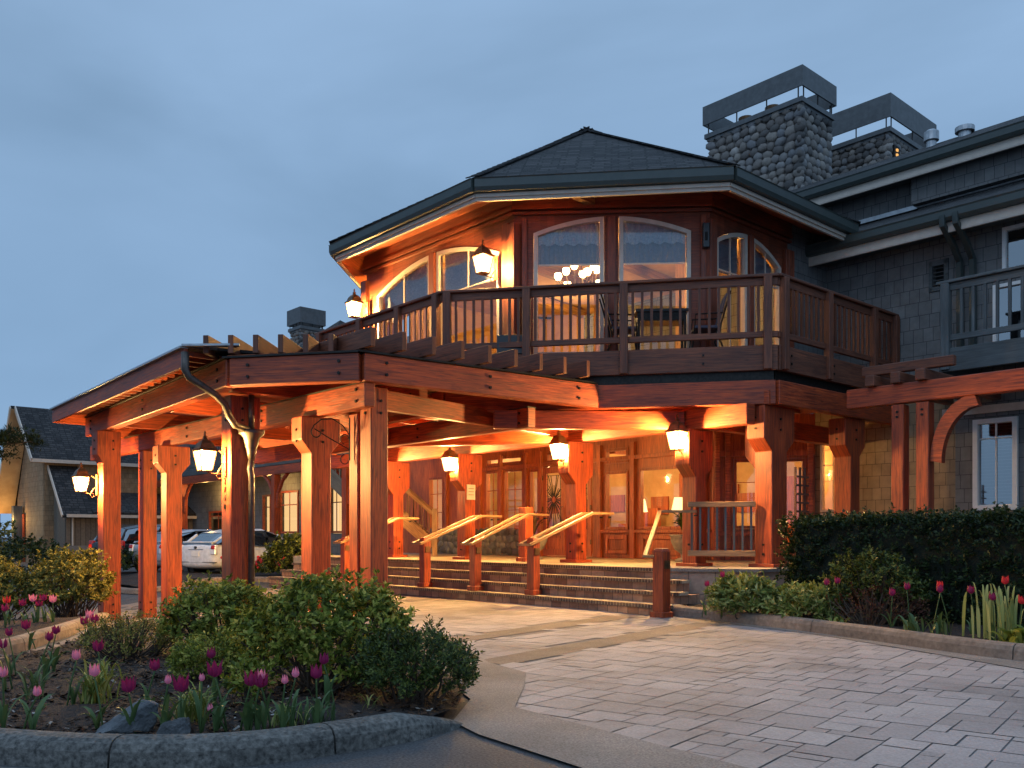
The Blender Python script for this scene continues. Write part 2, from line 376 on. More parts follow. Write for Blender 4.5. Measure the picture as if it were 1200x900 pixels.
        o = bpy.data.objects.new(name, me); COL.objects.link(o)
        if parent is not None: o.parent = parent
        if bevel:
            bm_ = o.modifiers.new('bevel', 'BEVEL'); bm_.width = bevel; bm_.segments = 1; bm_.limit_method = 'ANGLE'; bm_.angle_limit = R(40)
        return o

def split(self, name, material, parent=None, **k):
    """link every separate piece of the builder as an object of its own"""
    res = []; par = {}
    def find(a):
        while par.get(a, a) != a: a = par[a]
        return a
    for f in self.f:
        for q in f[1:]:
            ra, rb = find(f[0]), find(q)
            if ra != rb: par[rb] = ra
    groups = {}
    for i, f in enumerate(self.f): groups.setdefault(find(f[0]), []).append(i)
    for g in groups.values():
        m = MB(); ids = {}
        for i in g:
            nf = []
            for q in self.f[i]:
                if q not in ids: ids[q] = len(m.v); m.v.append(self.v[q])
                nf.append(ids[q])
            m.f.append(nf); m.uv.append(self.uv[i])
        res.append(m.build(name, material, parent, **k))
    return res
MB.split = split
def tag(o, label=None, cat=None, group=None, kind=None):
    if label: o['label'] = label
    if cat: o['category'] = cat
    if group: o['group'] = group
    if kind: o['kind'] = kind
    return o
def thing(name, loc, label, cat, group=None):
    o = bpy.data.objects.new(name, None); COL.objects.link(o); o.location = loc; o.empty_display_size = .2
    return tag(o, label, cat, group)
def copy_tree(o, parent=None):
    c = o.copy(); COL.objects.link(c); c.parent = parent
    for ch in list(o.children): copy_tree(ch, c)
    return c
def point_light(loc, power, col=ROOM_COL, r=.06, parent=None, name='bulb_light'):
    l = bpy.data.lights.new(name, 'POINT'); l.energy = power; l.color = col; l.shadow_soft_size = r
    o = bpy.data.objects.new(name, l); COL.objects.link(o); o.location = loc
    if parent is not None: o.parent = parent
    return o

# ================================================================== GROUND
def drape(poly, off, name, material, step=.5, kind='structure', bounds=None):
    bm = bmesh.new()
    vs = [bm.verts.new((p[0], p[1], 0)) for p in poly]; bm.faces.new(vs)
    xs = [p[0] for p in poly]; ys = [p[1] for p in poly]
    def cuts(lo, hi, ax):
        k = math.ceil(lo / step)
        while k * step < hi:
            g = bm.verts[:] + bm.edges[:] + bm.faces[:]
            co = [0, 0, 0]; co[ax] = k * step; no = [0, 0, 0]; no[ax] = 1
            bmesh.ops.bisect_plane(bm, geom=g, plane_co=co, plane_no=no); k += 1
    lim = bounds or (-16, 6, 2, 34)
    cuts(max(min(xs), lim[0]), min(max(xs), lim[1]), 0); cuts(max(min(ys), lim[2]), min(max(ys), lim[3]), 1)
    bmesh.ops.recalc_face_normals(bm, faces=bm.faces[:])
    if sum(f.normal.z for f in bm.faces) < 0: bmesh.ops.reverse_faces(bm, faces=bm.faces[:])
    for v in bm.verts: v.co.z = zg(v.co.x, v.co.y) + off
    mb = MB(); mb.v = [v.co.copy() for v in bm.verts]
    bm.verts.index_update()
    for f in bm.faces: mb.f.append([v.index for v in f.verts]); mb.uv.append([(v.co.x, v.co.y) for v in f.verts])
    bm.free()
    o = mb.build(name, material); o['kind'] = kind
    return o
drape([(-400, -30), (400, -30), (400, 700), (-400, 700)], 0.0, 'ground', 'asphalt', bounds=(-16, 8, 2, 34))

PAVE = [(-.22, 8.4), (0.12, 7.78), (0.10, 7.1), (0.02, 6.2), (0.9, 4.95), (2.2, 3.2), (7.0, 3.2), (6.0, 6.2), (4.55, 7.95), (4.16, 9.3), (3.7, 10.7), (3.0, 12.0), (2.45, 13.2),
        (2.11, 13.45), (-2.48, 18.58), (-7.5, 24.1), (-10.5, 22.6), (-9.3, 19.6), (-6.2, 16.0), (-4.0, 13.7), (-2.6, 12.9), (-1.2, 11.2), (-.5, 9.6)]
drape(PAVE, .004, 'paving_bed', 'paver_joint')
def clip(sub, rect):                         # Sutherland-Hodgman, rect given counter-clockwise
    out_ = list(sub)
    for i in range(len(rect)):
        a, b = rect[i], rect[(i + 1) % len(rect)]; inp = out_; out_ = []
        if not inp: break
        def ins(p): return (b[0] - a[0]) * (p[1] - a[1]) - (b[1] - a[1]) * (p[0] - a[0]) >= -1e-9
        for j in range(len(inp)):
            p, q = inp[j - 1], inp[j]
            if ins(q):
                if not ins(p): out_.append(isect(p, q, a, b))
                out_.append(q)
            elif ins(p): out_.append(isect(p, q, a, b))
    return out_
def isect(p, q, a, b):
    d1 = (q[0] - p[0], q[1] - p[1]); d2 = (b[0] - a[0], b[1] - a[1])
    den = d1[0] * d2[1] - d1[1] * d2[0]
    if abs(den) < 1e-12: return q
    t = ((a[0] - p[0]) * d2[1] - (a[1] - p[1]) * d2[0]) / den
    return (p[0] + d1[0] * t, p[1] + d1[1] * t)
def area(p): return .5 * sum(p[i - 1][0] * p[i][1] - p[i][0] * p[i - 1][1] for i in range(len(p)))
BD = Vector((.608, .794)); BN = Vector((-.794, .608))        # direction of the soldier bands across the drive
BANDS = [(-.22, 8.4, 2.2, 11.56, .42), (-.39, 10.16, 1.4, 13.4, .40)]
def band_off(x, y): return x * BN.x + y * BN.y
band_rng = []
for x0, y0, x1, y1, wd in BANDS:
    c_ = (band_off(x0, y0) + band_off(x1, y1)) / 2; band_rng.append((c_ - wd / 2, c_ + wd / 2))
def ashlar():
    rnd = random.Random(5); mb = MB(); g = .115; W_, H_ = 230, 205
    occ = [[False] * W_ for _ in range(H_)]
    org = Vector((-6, -2))
    if area(PAVE) < 0: PP = PAVE[::-1]
    else: PP = PAVE
    for j in range(H_):
        for i in range(W_):
            if occ[j][i]: continue
            sz = rnd.choice([(3, 2), (2, 2), (4, 2), (3, 3), (2, 1), (2, 3), (3, 1), (4, 2), (3, 2)])
            a, b = sz
            while a > 1 and any(i + k >= W_ or occ[j][i + k] for k in range(a)): a -= 1
            while b > 1 and (j + b > H_ or any(occ[j + b - 1][i + k] for k in range(a))): b -= 1
            for jj in range(j, min(H_, j + b)):
                for ii in range(i, i + a): occ[jj][ii] = True
            e = .0036 + rnd.random() * .003
            r = [(i * g + e, j * g + e), ((i + a) * g - e, j * g + e), ((i + a) * g - e, (j + b) * g - e), (i * g + e, (j + b) * g - e)]
            pl = []
            for s_, t_ in r:
                q = Vector((-2, 1)) + BD * s_ + BN * (t_ - 8); pl.append((q.x, q.y))
            if area(pl) < 0: pl = pl[::-1]
            cx = sum(p[0] for p in pl) / 4; cy = sum(p[1] for p in pl) / 4
            bo = band_off(cx, cy)
            if cy < 3.3 or cy > 24 or any(lo - .02 < bo < hi + .02 for lo, hi in band_rng): continue
            c = clip(PP, pl)
            if len(c) < 3 or abs(area(c)) < 1e-4: continue
            dz = rnd.uniform(.008, .0115)
            mb.poly([(x, y, zg(x, y) + dz) for x, y in c])
    o = mb.build('paving_stones', 'paver_stone'); o['kind'] = 'structure'
ashlar()
for (x0, y0, x1, y1, wd), (lo, hi) in zip(BANDS, band_rng):
    p0 = Vector((x0, y0)) - BD * 0; p1 = Vector((x1, y1)) + BD * (1.75 if wd > .41 else .05)
    if wd < .41: p0 = p0 - BD * .15
    mb = MB(); ln = (p1 - p0).length; n_ = max(2, int(ln / 1.5)); mid = (lo + hi) / 2
    sh0 = mid - p0.dot(BN); sh1 = mid - p1.dot(BN); p0 = p0 + BN * sh0; p1 = p1 + BN * sh1
    for k in range(n_):
        a = p0.lerp(p1, k / n_) + BD * .004; b = p0.lerp(p1, (k + 1) / n_) - BD * .004
        mb.poly([tuple(a - BN * wd / 2) + (.010,), tuple(b - BN * wd / 2) + (.010,), tuple(b + BN * wd / 2) + (.010,), tuple(a + BN * wd / 2) + (.010,)])
    o = mb.build('paving_band', 'band_concrete'); o['kind'] = 'structure'

# concrete apron between the planting island and the paving, and the strip along the asphalt
drape([(-.38, 5.73), (-.2, 5.35), (0.45, 4.45), (1.9, 2.6), (2.75, 2.6), (1.3, 4.45), (0.02, 6.2), (.10, 7.1), (.12, 7.78), (-.22, 8.4), (-.5, 9.6), (-1.0, 9.3), (-.55, 7.4), (-.30, 6.5)], .016, 'concrete_apron', 'concrete')
drape([(2.45, 13.2), (3.0, 12.0), (3.7, 10.7), (4.16, 9.3), (4.55, 7.95), (6.0, 6.2), (6.7, 6.2), (5.2, 8.2), (4.85, 9.0), (4.35, 10.2), (3.75, 11.4), (2.75, 13.5)], .016, 'gutter_strip', 'concrete')

def kerb(path, h, wd, name, material, label=None, taper=None, joint=2.0, up0=0.0):
    # rolled kerb: rounded section swept along a smooth path, with open joints
    pts = [Vector((p[0], p[1])) for p in path]; sm = []
    for i in range(len(pts) - 1):
        p0 = pts[max(i - 1, 0)]; p1 = pts[i]; p2 = pts[i + 1]; p3 = pts[min(i + 2, len(pts) - 1)]
        for k in range(8):
            t = k / 8; sm.append(.5 * ((2 * p1) + (p2 - p0) * t + (2 * p0 - 5 * p1 + 4 * p2 - p3) * t * t + (3 * p1 - p0 - 3 * p2 + p3) * t ** 3))
    sm.append(pts[-1]); m = len(sm)
    prof = [(-.5, -.04), (-.5, .55), (-.42, .82), (-.28, .97), (-.05, 1.0), (.2, .97), (.36, .85), (.46, .6), (.5, .0)]
    mb = MB(); dist = 0.0; rings = []; seg0 = 0.0
    def flush():
        if len(rings) < 2: return
        vs = [q for r_ in rings for q in r_]; n = len(prof)
        fs = [(i * n + k, i * n + k + 1, (i + 1) * n + k + 1, (i + 1) * n + k) for i in range(len(rings) - 1) for k in range(n - 1)]
        fs += [tuple(range(n)), tuple(reversed([(len(rings) - 1) * n + k for k in range(n)]))]
        mb.mesh(vs, fs)
    for i, p in enumerate(sm):
        d = (sm[min(i + 1, m - 1)] - sm[max(i - 1, 0)]).normalized(); nn = Vector((d.y, -d.x))
        tp = 1.0
        if taper: tp = max(.03, min(1, (m - 1 - i) / (m * taper))) ** .8
        base = zg(p.x, p.y) + up0
        ring = [Vector((p.x + nn.x * a * wd * (.75 + .25 * tp), p.y + nn.y * a * wd * (.75 + .25 * tp), base + max(b * h * tp, -.03) )) for a, b in prof]
        if i: dist += (p - sm[i - 1]).length
        if rings and dist - seg0 > joint:
            rings.append(ring); flush(); seg0 = dist
            o2 = Vector((d.x, d.y, 0)) * .012
            rings = [[q + o2 for q in ring]]
        else: rings.append(ring)
    flush()
    o = mb.build(name, material, smooth=False); o['kind'] = 'structure'
    return o
kerb([(-6.2, 6.6), (-4.6, 5.45), (-2.75, 4.84), (-1.9, 4.70), (-1.37, 4.80), (-.95, 5.08), (-.62, 5.36), (-.36, 5.72)], .15, .24, 'kerb', 'kerb_concrete', taper=.16, joint=1.05)
drape([(-6.4, 6.2), (-4.7, 5.1), (-2.8, 4.45), (-1.9, 4.3), (-1.35, 4.42), (-1.3, 4.6), (-1.9, 4.5), (-2.75, 4.63), (-4.55, 5.25), (-6.2, 6.35)], .012, 'gutter_strip', 'kerb_concrete')
kerb([(-6.0, 6.7), (-4.9, 7.3), (-4.62, 8.6), (-4.72, 9.6), (-5.0, 10.6), (-5.0, 11.6), (-4.2, 12.6)], .10, .13, 'kerb', 'warm_kerb_concrete', joint=1.5)
kerb([(-9.5, 8.2), (-5.9, 8.1), (-5.2, 8.9), (-5.3, 10.2), (-5.55, 11.6), (-6.1, 13.4), (-7.2, 15.5), (-8.6, 17.6)], .15, .18, 'kerb', 'warm_kerb_concrete', joint=1.6)
kerb([(2.42, 13.38), (3.0, 12.45), (3.62, 11.35), (4.12, 10.25), (4.55, 9.2), (4.93, 8.5), (5.9, 7.2), (7.5, 6.0)], .17, .18, 'kerb', 'warm_kerb_concrete', joint=2.6)
kerb([(-12.5, 27.2), (-9.9, 24.4), (-7.2, 25.1), (-4.5, 24.2), (-2.5, 22.0)], .15, .2, 'kerb', 'warm_kerb_concrete', joint=2.2)
def bed(poly, name, h=.09, dome=.06, seed=1):
    rnd = random.Random(seed); mb = MB(); cx = sum(p[0] for p in poly) / len(poly); cy = sum(p[1] for p in poly) / len(poly)
    bm = bmesh.new(); bm.faces.new([bm.verts.new((p[0], p[1], 0)) for p in poly])
    st = .16
    for ax in (0, 1):
        lo = min(p[ax] for p in poly); hi = max(p[ax] for p in poly); k = math.ceil(lo / st)
        while k * st < hi:
            co = [0, 0, 0]; co[ax] = k * st; no = [0, 0, 0]; no[ax] = 1
            bmesh.ops.bisect_plane(bm, geom=bm.verts[:] + bm.edges[:] + bm.faces[:], plane_co=co, plane_no=no); k += 1
    bmesh.ops.triangulate(bm, faces=bm.faces[:])
    if sum(f.normal.z for f in bm.faces) < 0: bmesh.ops.reverse_faces(bm, faces=bm.faces[:])
    for v in bm.verts: v.co.z = zg(v.co.x, v.co.y) + h + rnd.uniform(-.012, .018) + .02 * math.sin(v.co.x * 4.1) * math.cos(v.co.y * 3.3)
    bm.verts.index_update(); mb.v = [v.co.copy() for v in bm.verts]
    for f in bm.faces: mb.f.append([v.index for v in f.verts]); mb.uv.append(None)
    bm.free(); o = mb.build(name, 'mulch', smooth=True); o['kind'] = 'structure'; return o
FB = [(-6.2, 6.55), (-4.6, 5.45), (-2.75, 4.84), (-1.9, 4.72), (-1.37, 4.82), (-.95, 5.1), (-.62, 5.4), (-.38, 5.8), (-.33, 6.5), (-.55, 7.4), (-.95, 8.9), (-1.5, 10.6), (-2.7, 12.6), (-4.1, 12.7), (-5.0, 11.6), (-4.95, 10.6), (-4.7, 9.6), (-4.62, 8.6), (-4.9, 7.35)]
bed(FB, 'flower_bed', .085)
LB = [(-14, 8.1), (-5.9, 8.15), (-5.3, 8.9), (-5.38, 10.2), (-5.65, 11.6), (-6.2, 13.4), (-7.3, 15.5), (-8.7, 17.6), (-14, 20)]
bed(LB, 'flower_bed', .10)
RB = [(2.55, 13.38), (3.1, 12.5), (3.7, 11.4), (4.2, 10.3), (4.62, 9.25), (5.0, 8.55), (6.0, 7.25), (7.6, 6.1), (9.5, 8), (9.7, 12), (8.2, 16.6), (6.9, 18.4), (4.0, 14.25), (2.72, 13.9)]
bed(RB, 'flower_bed', .12)
bed([(-12.5, 27.3), (-9.9, 24.5), (-7.2, 25.2), (-4.5, 24.3), (-3.5, 25.5), (-6.5, 29.5), (-11, 30)], 'flower_bed', .12)
# parking bays
pk = MB()
for k in range(6):
    a = Vector((-17.0 + k * 2.9, 26.0)); d_ = Vector((.35, .94))
    b = a + d_ * 5.0; n_ = Vector((d_.y, -d_.x)) * .05
    pk.poly([(p.x, p.y, zg(p.x, p.y) + .012) for p in (a - n_, a + n_, b + n_, b - n_)])
pk = pk.build('parking_lines', 'white_trim'); pk['kind'] = 'structure'

# wood chips and pebbles strewn on the near mulch
def litter(n, poly, seed, name, material, smin, smax, h):
    rnd = random.Random(seed); mb = MB()
    xs = [p[0] for p in poly]; ys = [p[1] for p in poly]; k = 0
    def inside(x, y):
        c = False
        for i in range(len(poly)):
            (x1, y1), (x2, y2) = poly[i - 1], poly[i]
            if (y1 > y) != (y2 > y) and x < (x2 - x1) * (y - y1) / (y2 - y1) + x1: c = not c
        return c
    while k < n:
        x = rnd.uniform(min(xs), max(xs)); y = rnd.uniform(min(ys), min(max(ys), 11))
        if rnd.random() > (5.0 / max(y, 5)) ** 1.5 or not inside(x, y): continue
        k += 1; s = rnd.uniform(smin, smax); a = rnd.uniform(0, 6.28); t = rnd.uniform(-.6, .6)
        dx = Vector((math.cos(a), math.sin(a), t)) * s; dy = Vector((-math.sin(a), math.cos(a), rnd.uniform(-.5, .5))) * s * rnd.uniform(.25, .7)
        c = Vector((x, y, zg(x, y) + h + rnd.uniform(0, .02))); up = Vector((0, 0, s * .3))
        mb.mesh([c - dx - dy, c + dx - dy * .7, c + dx + dy, c - dx * .8 + dy, c + up], [(0, 1, 4), (1, 2, 4), (2, 3, 4), (3, 0, 4)])
    o = mb.build(name, material); tag(o, kind='stuff')
    tag(o, label='bark chips and crumbs scattered over the dark mulch', cat='mulch')
leafmat('bark_chip', [(0, (.012, .007, .005)), (.6, (.05, .027, .016)), (.93, (.11, .065, .04)), (1, (.3, .28, .25))], .85, 0)
litter(9500, FB, 3, 'bark_chips', 'bark_chip', .008, .030, .085)

# ================================================================== LODGE
lodge = thing('lodge_building', W(6, 4, 0), 'large timber lodge with octagonal upper room, glazed entrance and two stone chimneys', 'building')

def wall(p0, p1, z0, z1, holes, th, material, parent, name='wall', z1f=None):
    """p0,p1: xy points, outside is on the right of p0->p1. holes: (s0,s1,zb,zt) or (s0,s1,zb,func)."""
    p0 = Vector((p0[0], p0[1], 0)); p1 = Vector((p1[0], p1[1], 0)); ln = (p1 - p0).length; d = (p1 - p0) / ln; n = Vector((d.y, -d.x, 0))
    cuts = {0.0, ln}
    for h in holes:
        if callable(h[3]):
            k = 10
            for i in range(k + 1): cuts.add(h[0] + (h[1] - h[0]) * i / k)
        else: cuts |= {h[0], h[1]}
    cs = sorted(c for c in cuts if -1e-6 <= c <= ln + 1e-6); mb = MB()
    def piece(a, b, za, zb_, ta, tb):
        if ta - za < 1e-4 and tb - zb_ < 1e-4: return
        q = lambda s, z, k: p0 + d * s + DZ * z - n * (th * k)
        vs = [q(a, za, 0), q(b, zb_, 0), q(b, tb, 0), q(a, ta, 0), q(a, za, 1), q(b, zb_, 1), q(b, tb, 1), q(a, ta, 1)]
        mb.mesh(vs, [(0, 1, 2, 3), (7, 6, 5, 4), (0, 4, 5, 1), (2, 6, 7, 3), (1, 5, 6, 2), (3, 7, 4, 0)])
    for a, b in zip(cs[:-1], cs[1:]):
        if b - a < 1e-5: continue
        m = (a + b) / 2; hs = sorted([h for h in holes if h[0] < m < h[1]], key=lambda h: h[2])
        zlo = (z0, z0); top = (z1, z1) if z1f is None else (z1f(a), z1f(b))
        for h in hs:
            piece(a, b, zlo[0], zlo[1], h[2], h[2])
            zlo = (h[3](a), h[3](b)) if callable(h[3]) else (h[3], h[3])
        piece(a, b, zlo[0], zlo[1], top[0], top[1])
    return mb.build(name, material, parent)
def window(p0, p1, s0, s1, zb, zt, parent, fm='white_trim', gm='window_glass', fw=.07, fd=.10, proud=.03, set_=.03, cols=1, rows=(), mw=.025, curtain=None, name='window', name_frame='frame', mun_top=None):
    """a framed pane in the wall p0->p1 (outside to the right)."""
    p0 = Vector((p0[0], p0[1], 0)); p1 = Vector((p1[0], p1[1], 0)); d = (p1 - p0).normalized(); n = Vector((d.y, -d.x, 0))
    f = zt if callable(zt) else (lambda s: zt)
    k = 12 if callable(zt) else 1
    def outl(i):
        a, b = s0 + i, s1 - i; o = [(a, zb + i), (b, zb + i)]
        for j in range(k + 1):
            s = b + (a - b) * j / k; o.append((s, f(s) - i))
        return o
    O, I = outl(0.0), outl(fw)
    P = lambda sz, dep: p0 + d * sz[0] + DZ * sz[1] + n * dep
    mb = MB(); m = len(O)
    for i in range(m):
        j = (i + 1) % m
        if (Vector(O[i]) - Vector(O[j])).length < 1e-5: continue
        mb.poly([P(O[i], proud), P(O[j], proud), P(I[j], proud), P(I[i], proud)])
        mb.poly([P(I[i], proud), P(I[j], proud), P(I[j], proud - fd), P(I[i], proud - fd)])
        mb.poly([P(O[j], proud), P(O[i], proud), P(O[i], proud - fd), P(O[j], proud - fd)])
        mb.poly([P(O[j], proud - fd), P(O[i], proud - fd), P(I[i], proud - fd), P(I[j], proud - fd)])
    fr = mb.build(name, fm, parent)
    g = MB(); g.poly([P(q, -set_) for q in I]); g.build('pane', gm, fr)
    if cols > 1 or rows:
        g = MB(); a, b = s0 + fw, s1 - fw
        for c in range(1, cols):
            s = a + (b - a) * c / cols; zz0 = mun_top if mun_top else zb + fw
            g.bar(P((s, zz0), -set_ + .012), P((s, f(s) - fw), -set_ + .012), mw, .02)
        for z in rows: g.bar(P((a, z), -set_ + .012), P((b, z), -set_ + .012), .02, mw)
        g.split('glazing_bar', fm, fr)
    if curtain:
        cz0, cmat, amp = curtain; g = MB(); a, b = s0 + fw, s1 - fw; nn = 40
        top = lambda s: f(s) - fw * .5
        for i in range(nn):
            sa, sb = a + (b - a) * i / nn, a + (b - a) * (i + 1) / nn
            da, db = -.14 - amp * math.sin(i * 2.1), -.14 - amp * math.sin((i + 1) * 2.1)
            z_ = cz0 if not callable(cz0) else None
            za = cz0(sa) if z_ is None else cz0; zb2 = cz0(sb) if z_ is None else cz0
            g.poly([P((sa, za), da), P((sb, zb2), db), P((sb, top(sb)), db), P((sa, top(sa)), da)])
        g.build('curtain', cmat, fr, smooth=True)
    return fr
def xy(v, u): p = W(v, u); return (p.x, p.y)

# ---- upper octagonal room
A0 = (.34, 8.39); A1 = (.34, 3.48); A2 = (2.82, 1.0); A3 = (5.40, 1.0)
ZU0, ZU1 = 4.40, 7.42
def arch(sc, half, top, rise): return lambda s: top - rise * ((s - sc) / half) ** 2
lenM = 4.91; lenF = math.hypot(2.48, 2.48)
# left facet (M): s measured from A0
sM = lambda u: 8.39 - u
aM = arch(sM(5.9), 2.15, 6.90, .50)
holesM = [(sM(7.95), sM(6.0), 4.75, aM), (sM(5.80), sM(3.86), 4.45, aM)]
wall(xy(*A0), xy(*A1), ZU0, ZU1, holesM, .14, 'facade_panel', lodge)
for h in holesM:
    window(xy(*A0), xy(*A1), h[0] + .01, h[1] - .01, h[2], (lambda s: aM(s) - .01), lodge, fm='cream_trim', cols=2, rows=(6.0,), mw=.02, mun_top=6.0, curtain=(6.02, 'curtain_cloth', .025))
# front facet
sF = lambda v: (v - .34) * math.sqrt(2)
aF = arch(sF(1.58), 1.55, 6.97, .34)
holesF = [(sF(.58), sF(1.49), 4.45, aF), (sF(1.67), sF(2.59), 4.45, aF)]
wall(xy(*A1), xy(*A2), ZU0, ZU1, holesF, .14, 'facade_panel', lodge)
for i, h in enumerate(holesF):
    window(xy(*A1), xy(*A2), h[0] + .01, h[1] - .01, h[2], (lambda s: aF(s) - .01), lodge, fm='cream_trim', fw=.075, curtain=(6.16, 'shade_cloth', .012), mw=.012, cols=1)
    g = MB(); a_, b_ = h[0] + .1, h[1] - .1; nn = 34; P0 = W(*A1); d_ = (W(*A2) - P0).normalized(); n_ = Vector((d_.y, -d_.x, 0))
    for k in range(nn):                      # sheer valance above the roller shade
        s1_, s2_ = a_ + (b_ - a_) * k / nn, a_ + (b_ - a_) * (k + 1) / nn
        e1, e2 = -.105 - .015 * math.sin(k * 1.9), -.105 - .015 * math.sin((k + 1) * 1.9)
        lo = 6.50 + .02 * math.sin(k * .9)
        g.poly([P0 + d_ * s1_ + DZ * (lo) + n_ * e1, P0 + d_ * s2_ + DZ * lo + n_ * e2, P0 + d_ * s2_ + DZ * (aF(s2_) - .06) + n_ * e2, P0 + d_ * s1_ + DZ * (aF(s1_) - .06) + n_ * e1])
    g.build('valance', 'curtain_cloth', lodge, smooth=True)
    g = MB(); g.bar(P0 + d_ * a_ + DZ * 6.14 - n_ * .12, P0 + d_ * b_ + DZ * 6.14 - n_ * .12, .02, .03); g.split('shade_rail', 'cream_trim', lodge)
# right facet
sR = lambda v: v - 2.82
aR = arch(sR(3.98), 1.25, 6.86, .46)
holesR = [(sR(2.96), sR(3.98), 4.45, aR), (sR(4.13), sR(5.14), 4.45, aR)]
wall(xy(*A2), xy(*A3), ZU0, ZU1, holesR, .14, 'facade_panel', lodge)
for h in holesR:
    window(xy(*A2), xy(*A3), h[0] + .01, h[1] - .01, h[2], (lambda s: aR(s) - .01), lodge, fm='cream_trim', fw=.08, cols=2, rows=(6.05,), mw=.02, curtain=(6.06, 'shade_cloth', .02))
wall(xy(5.40, 1.0), xy(6.9, 1.0), ZU0, 7.5, [], .14, 'cedar_shakes', lodge)
wall(xy(11, 15.6), xy(5.6, 15.6), -.5, 7.4, [], .16, 'cedar_shakes', lodge)
wall(xy(5.6, 15.6), xy(5.6, 10.6), 3.85, 7.4, [], .16, 'cedar_shakes', lodge)
wall(xy(2.6, 10.65), xy(*A0), ZU0, ZU1, [], .14, 'facade_panel', lodge)
# mouldings on the facets: corner posts, mullion boards, band under the soffit
tr = MB()
for c in (A0, A1, A2, A3): tr.bar(W(c[0], c[1], ZU0), W(c[0], c[1], 6.85), .20, .20, up=DV)
fn = Vector((-(CT - ST) , -(ST + CT), 0)).normalized()
for v_ in (.42 + .05, 1.58, 2.74): tr.bar(W(v_, 3.82 - v_, ZU0) + fn * .02, W(v_, 3.82 - v_, 6.95) + fn * .02, .10 if v_ != 1.58 else .16, .08, up=fn)
for u_ in (5.9, 3.66): tr.bar(W(.30, u_, ZU0), W(.30, u_, 6.9), .09, .17, up=DU)
for v_ in (4.055, 5.28): tr.bar(W(v_, .96, ZU0), W(v_, .96, 6.85), .09, .12, up=DV)
tr.split('corner_board', 'facade_panel', lodge, bevel=.008)
tr = MB()
def offp(a, b, z, o):                                    # a line along a facet pushed out by o
    p, q = W(a[0], a[1], z), W(b[0], b[1], z); d = (q - p).normalized(); n = Vector((d.y, -d.x, 0)); return p + n * o, q + n * o
for a, b in ((A0, A1), (A1, A2), (A2, A3)):
    for z, h, o in ((7.28, .26, .05), (7.12, .06, .07), (7.03, .05, .045)):
        p, q = offp(a, b, z, o); e = (q - p).normalized() * .03; tr.bar(p - e, q + e, .06 if z > 7.2 else .07, h)
tr.split('cornice', 'facade_panel', lodge)
# eave of the octagon: soffit, fascia, gutter
EV = [(3.6, 12.1), (-.65, 8.02), (-.65, 3.38), (2.2, .15), (6.3, .15)]
WL = [(3.7, 10.6), (.34, 8.39), (.34, 3.48), (2.82, 1.0), (6.6, 1.0)]
so_ = MB(); fa = MB(); gu = MB()
for i in range(4):
    a, b, c, d = EV[i], EV[i + 1], WL[i + 1], WL[i]
    so_.poly([W(*d, 7.42), W(*c, 7.42), W(*b, 7.03), W(*a, 7.03)])
    so_.poly([W(*a, 7.06), W(*b, 7.06), W(*c, 7.46), W(*d, 7.46)])
    p, q = W(*a, 7.09), W(*b, 7.09); e = (q - p).normalized(); n = Vector((e.y, -e.x, 0))
    fa.bar(p - n * .03 - e * .0, q - n * .03 + e * .0, .05, .17)
    fa.bar(p + n * .004, q + n * .004, .05, .06)
    P_ = [p + n * x + DZ * (z - 7.09) for x, z in ((.03, 7.13), (.12, 7.13), (.15, 7.2), (.15, 7.33), (.165, 7.35), (.03, 7.35))]
    gu.extrude(P_, (q - p) + e * .05)
so_.build('soffit', 'ceiling_boards', lodge)
fa.split('fascia', 'cream_trim', lodge); gu.split('gutter', 'dark_gutter', lodge)
AP = W(3.55, 4.72, 9.95)
rf = MB(); EVR = [W(v, u, 7.36) for v, u in [(3.6, 12.25), (-.78, 8.08), (-.78, 3.33), (2.14, .02), (6.45, .02), (9.4, 2.6), (9.6, 8)]]
for i in range(len(EVR)): rf.poly([EVR[i], EVR[(i + 1) % len(EVR)], AP])
roof = rf.build('roof', 'asphalt_shingles', lodge)
hp = MB()
for i in (1, 2, 3, 4):
    a, b = EVR[i], AP; n_ = int((b - a).length / .2)
    for k in range(n_):
        p = a.lerp(b, k / n_); q = a.lerp(b, (k + 1.25) / n_); hp.bar(p + DZ * .02, q + DZ * .008, .26, .02)
hp.build('hip_cap', 'asphalt_shingles', roof)
# upper room interior
ui = MB()
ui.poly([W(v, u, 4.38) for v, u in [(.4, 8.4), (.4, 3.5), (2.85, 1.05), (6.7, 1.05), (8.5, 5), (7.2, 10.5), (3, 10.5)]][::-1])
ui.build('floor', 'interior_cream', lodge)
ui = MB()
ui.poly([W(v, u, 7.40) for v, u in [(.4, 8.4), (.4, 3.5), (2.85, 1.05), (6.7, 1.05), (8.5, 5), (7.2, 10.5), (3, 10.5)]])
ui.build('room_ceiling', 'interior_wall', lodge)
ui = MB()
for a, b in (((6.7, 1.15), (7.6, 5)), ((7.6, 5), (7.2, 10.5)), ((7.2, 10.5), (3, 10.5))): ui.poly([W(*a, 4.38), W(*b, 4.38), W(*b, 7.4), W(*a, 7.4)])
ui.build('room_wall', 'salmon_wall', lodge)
ui = MB()
for k in range(4):
    ui.bar(W(.8 + k * .1, 2.4 + k * 1.7, 7.25), W(7.2, 3.2 + k * 1.7, 7.25), .14, .2)
for v_, u_ in ((5.2, 3.4), (5.4, 6.0), (4.9, 1.6)): ui.bar(W(v_, u_, 4.4), W(v_, u_, 7.2), .24, .24)
for z_ in (4.85, 5.3): ui.bar(W(7.4, 4.5, z_), W(6.7, 1.3, z_), .05, .10)
ui.split('ceiling_beam', 'rail_timber', lodge)
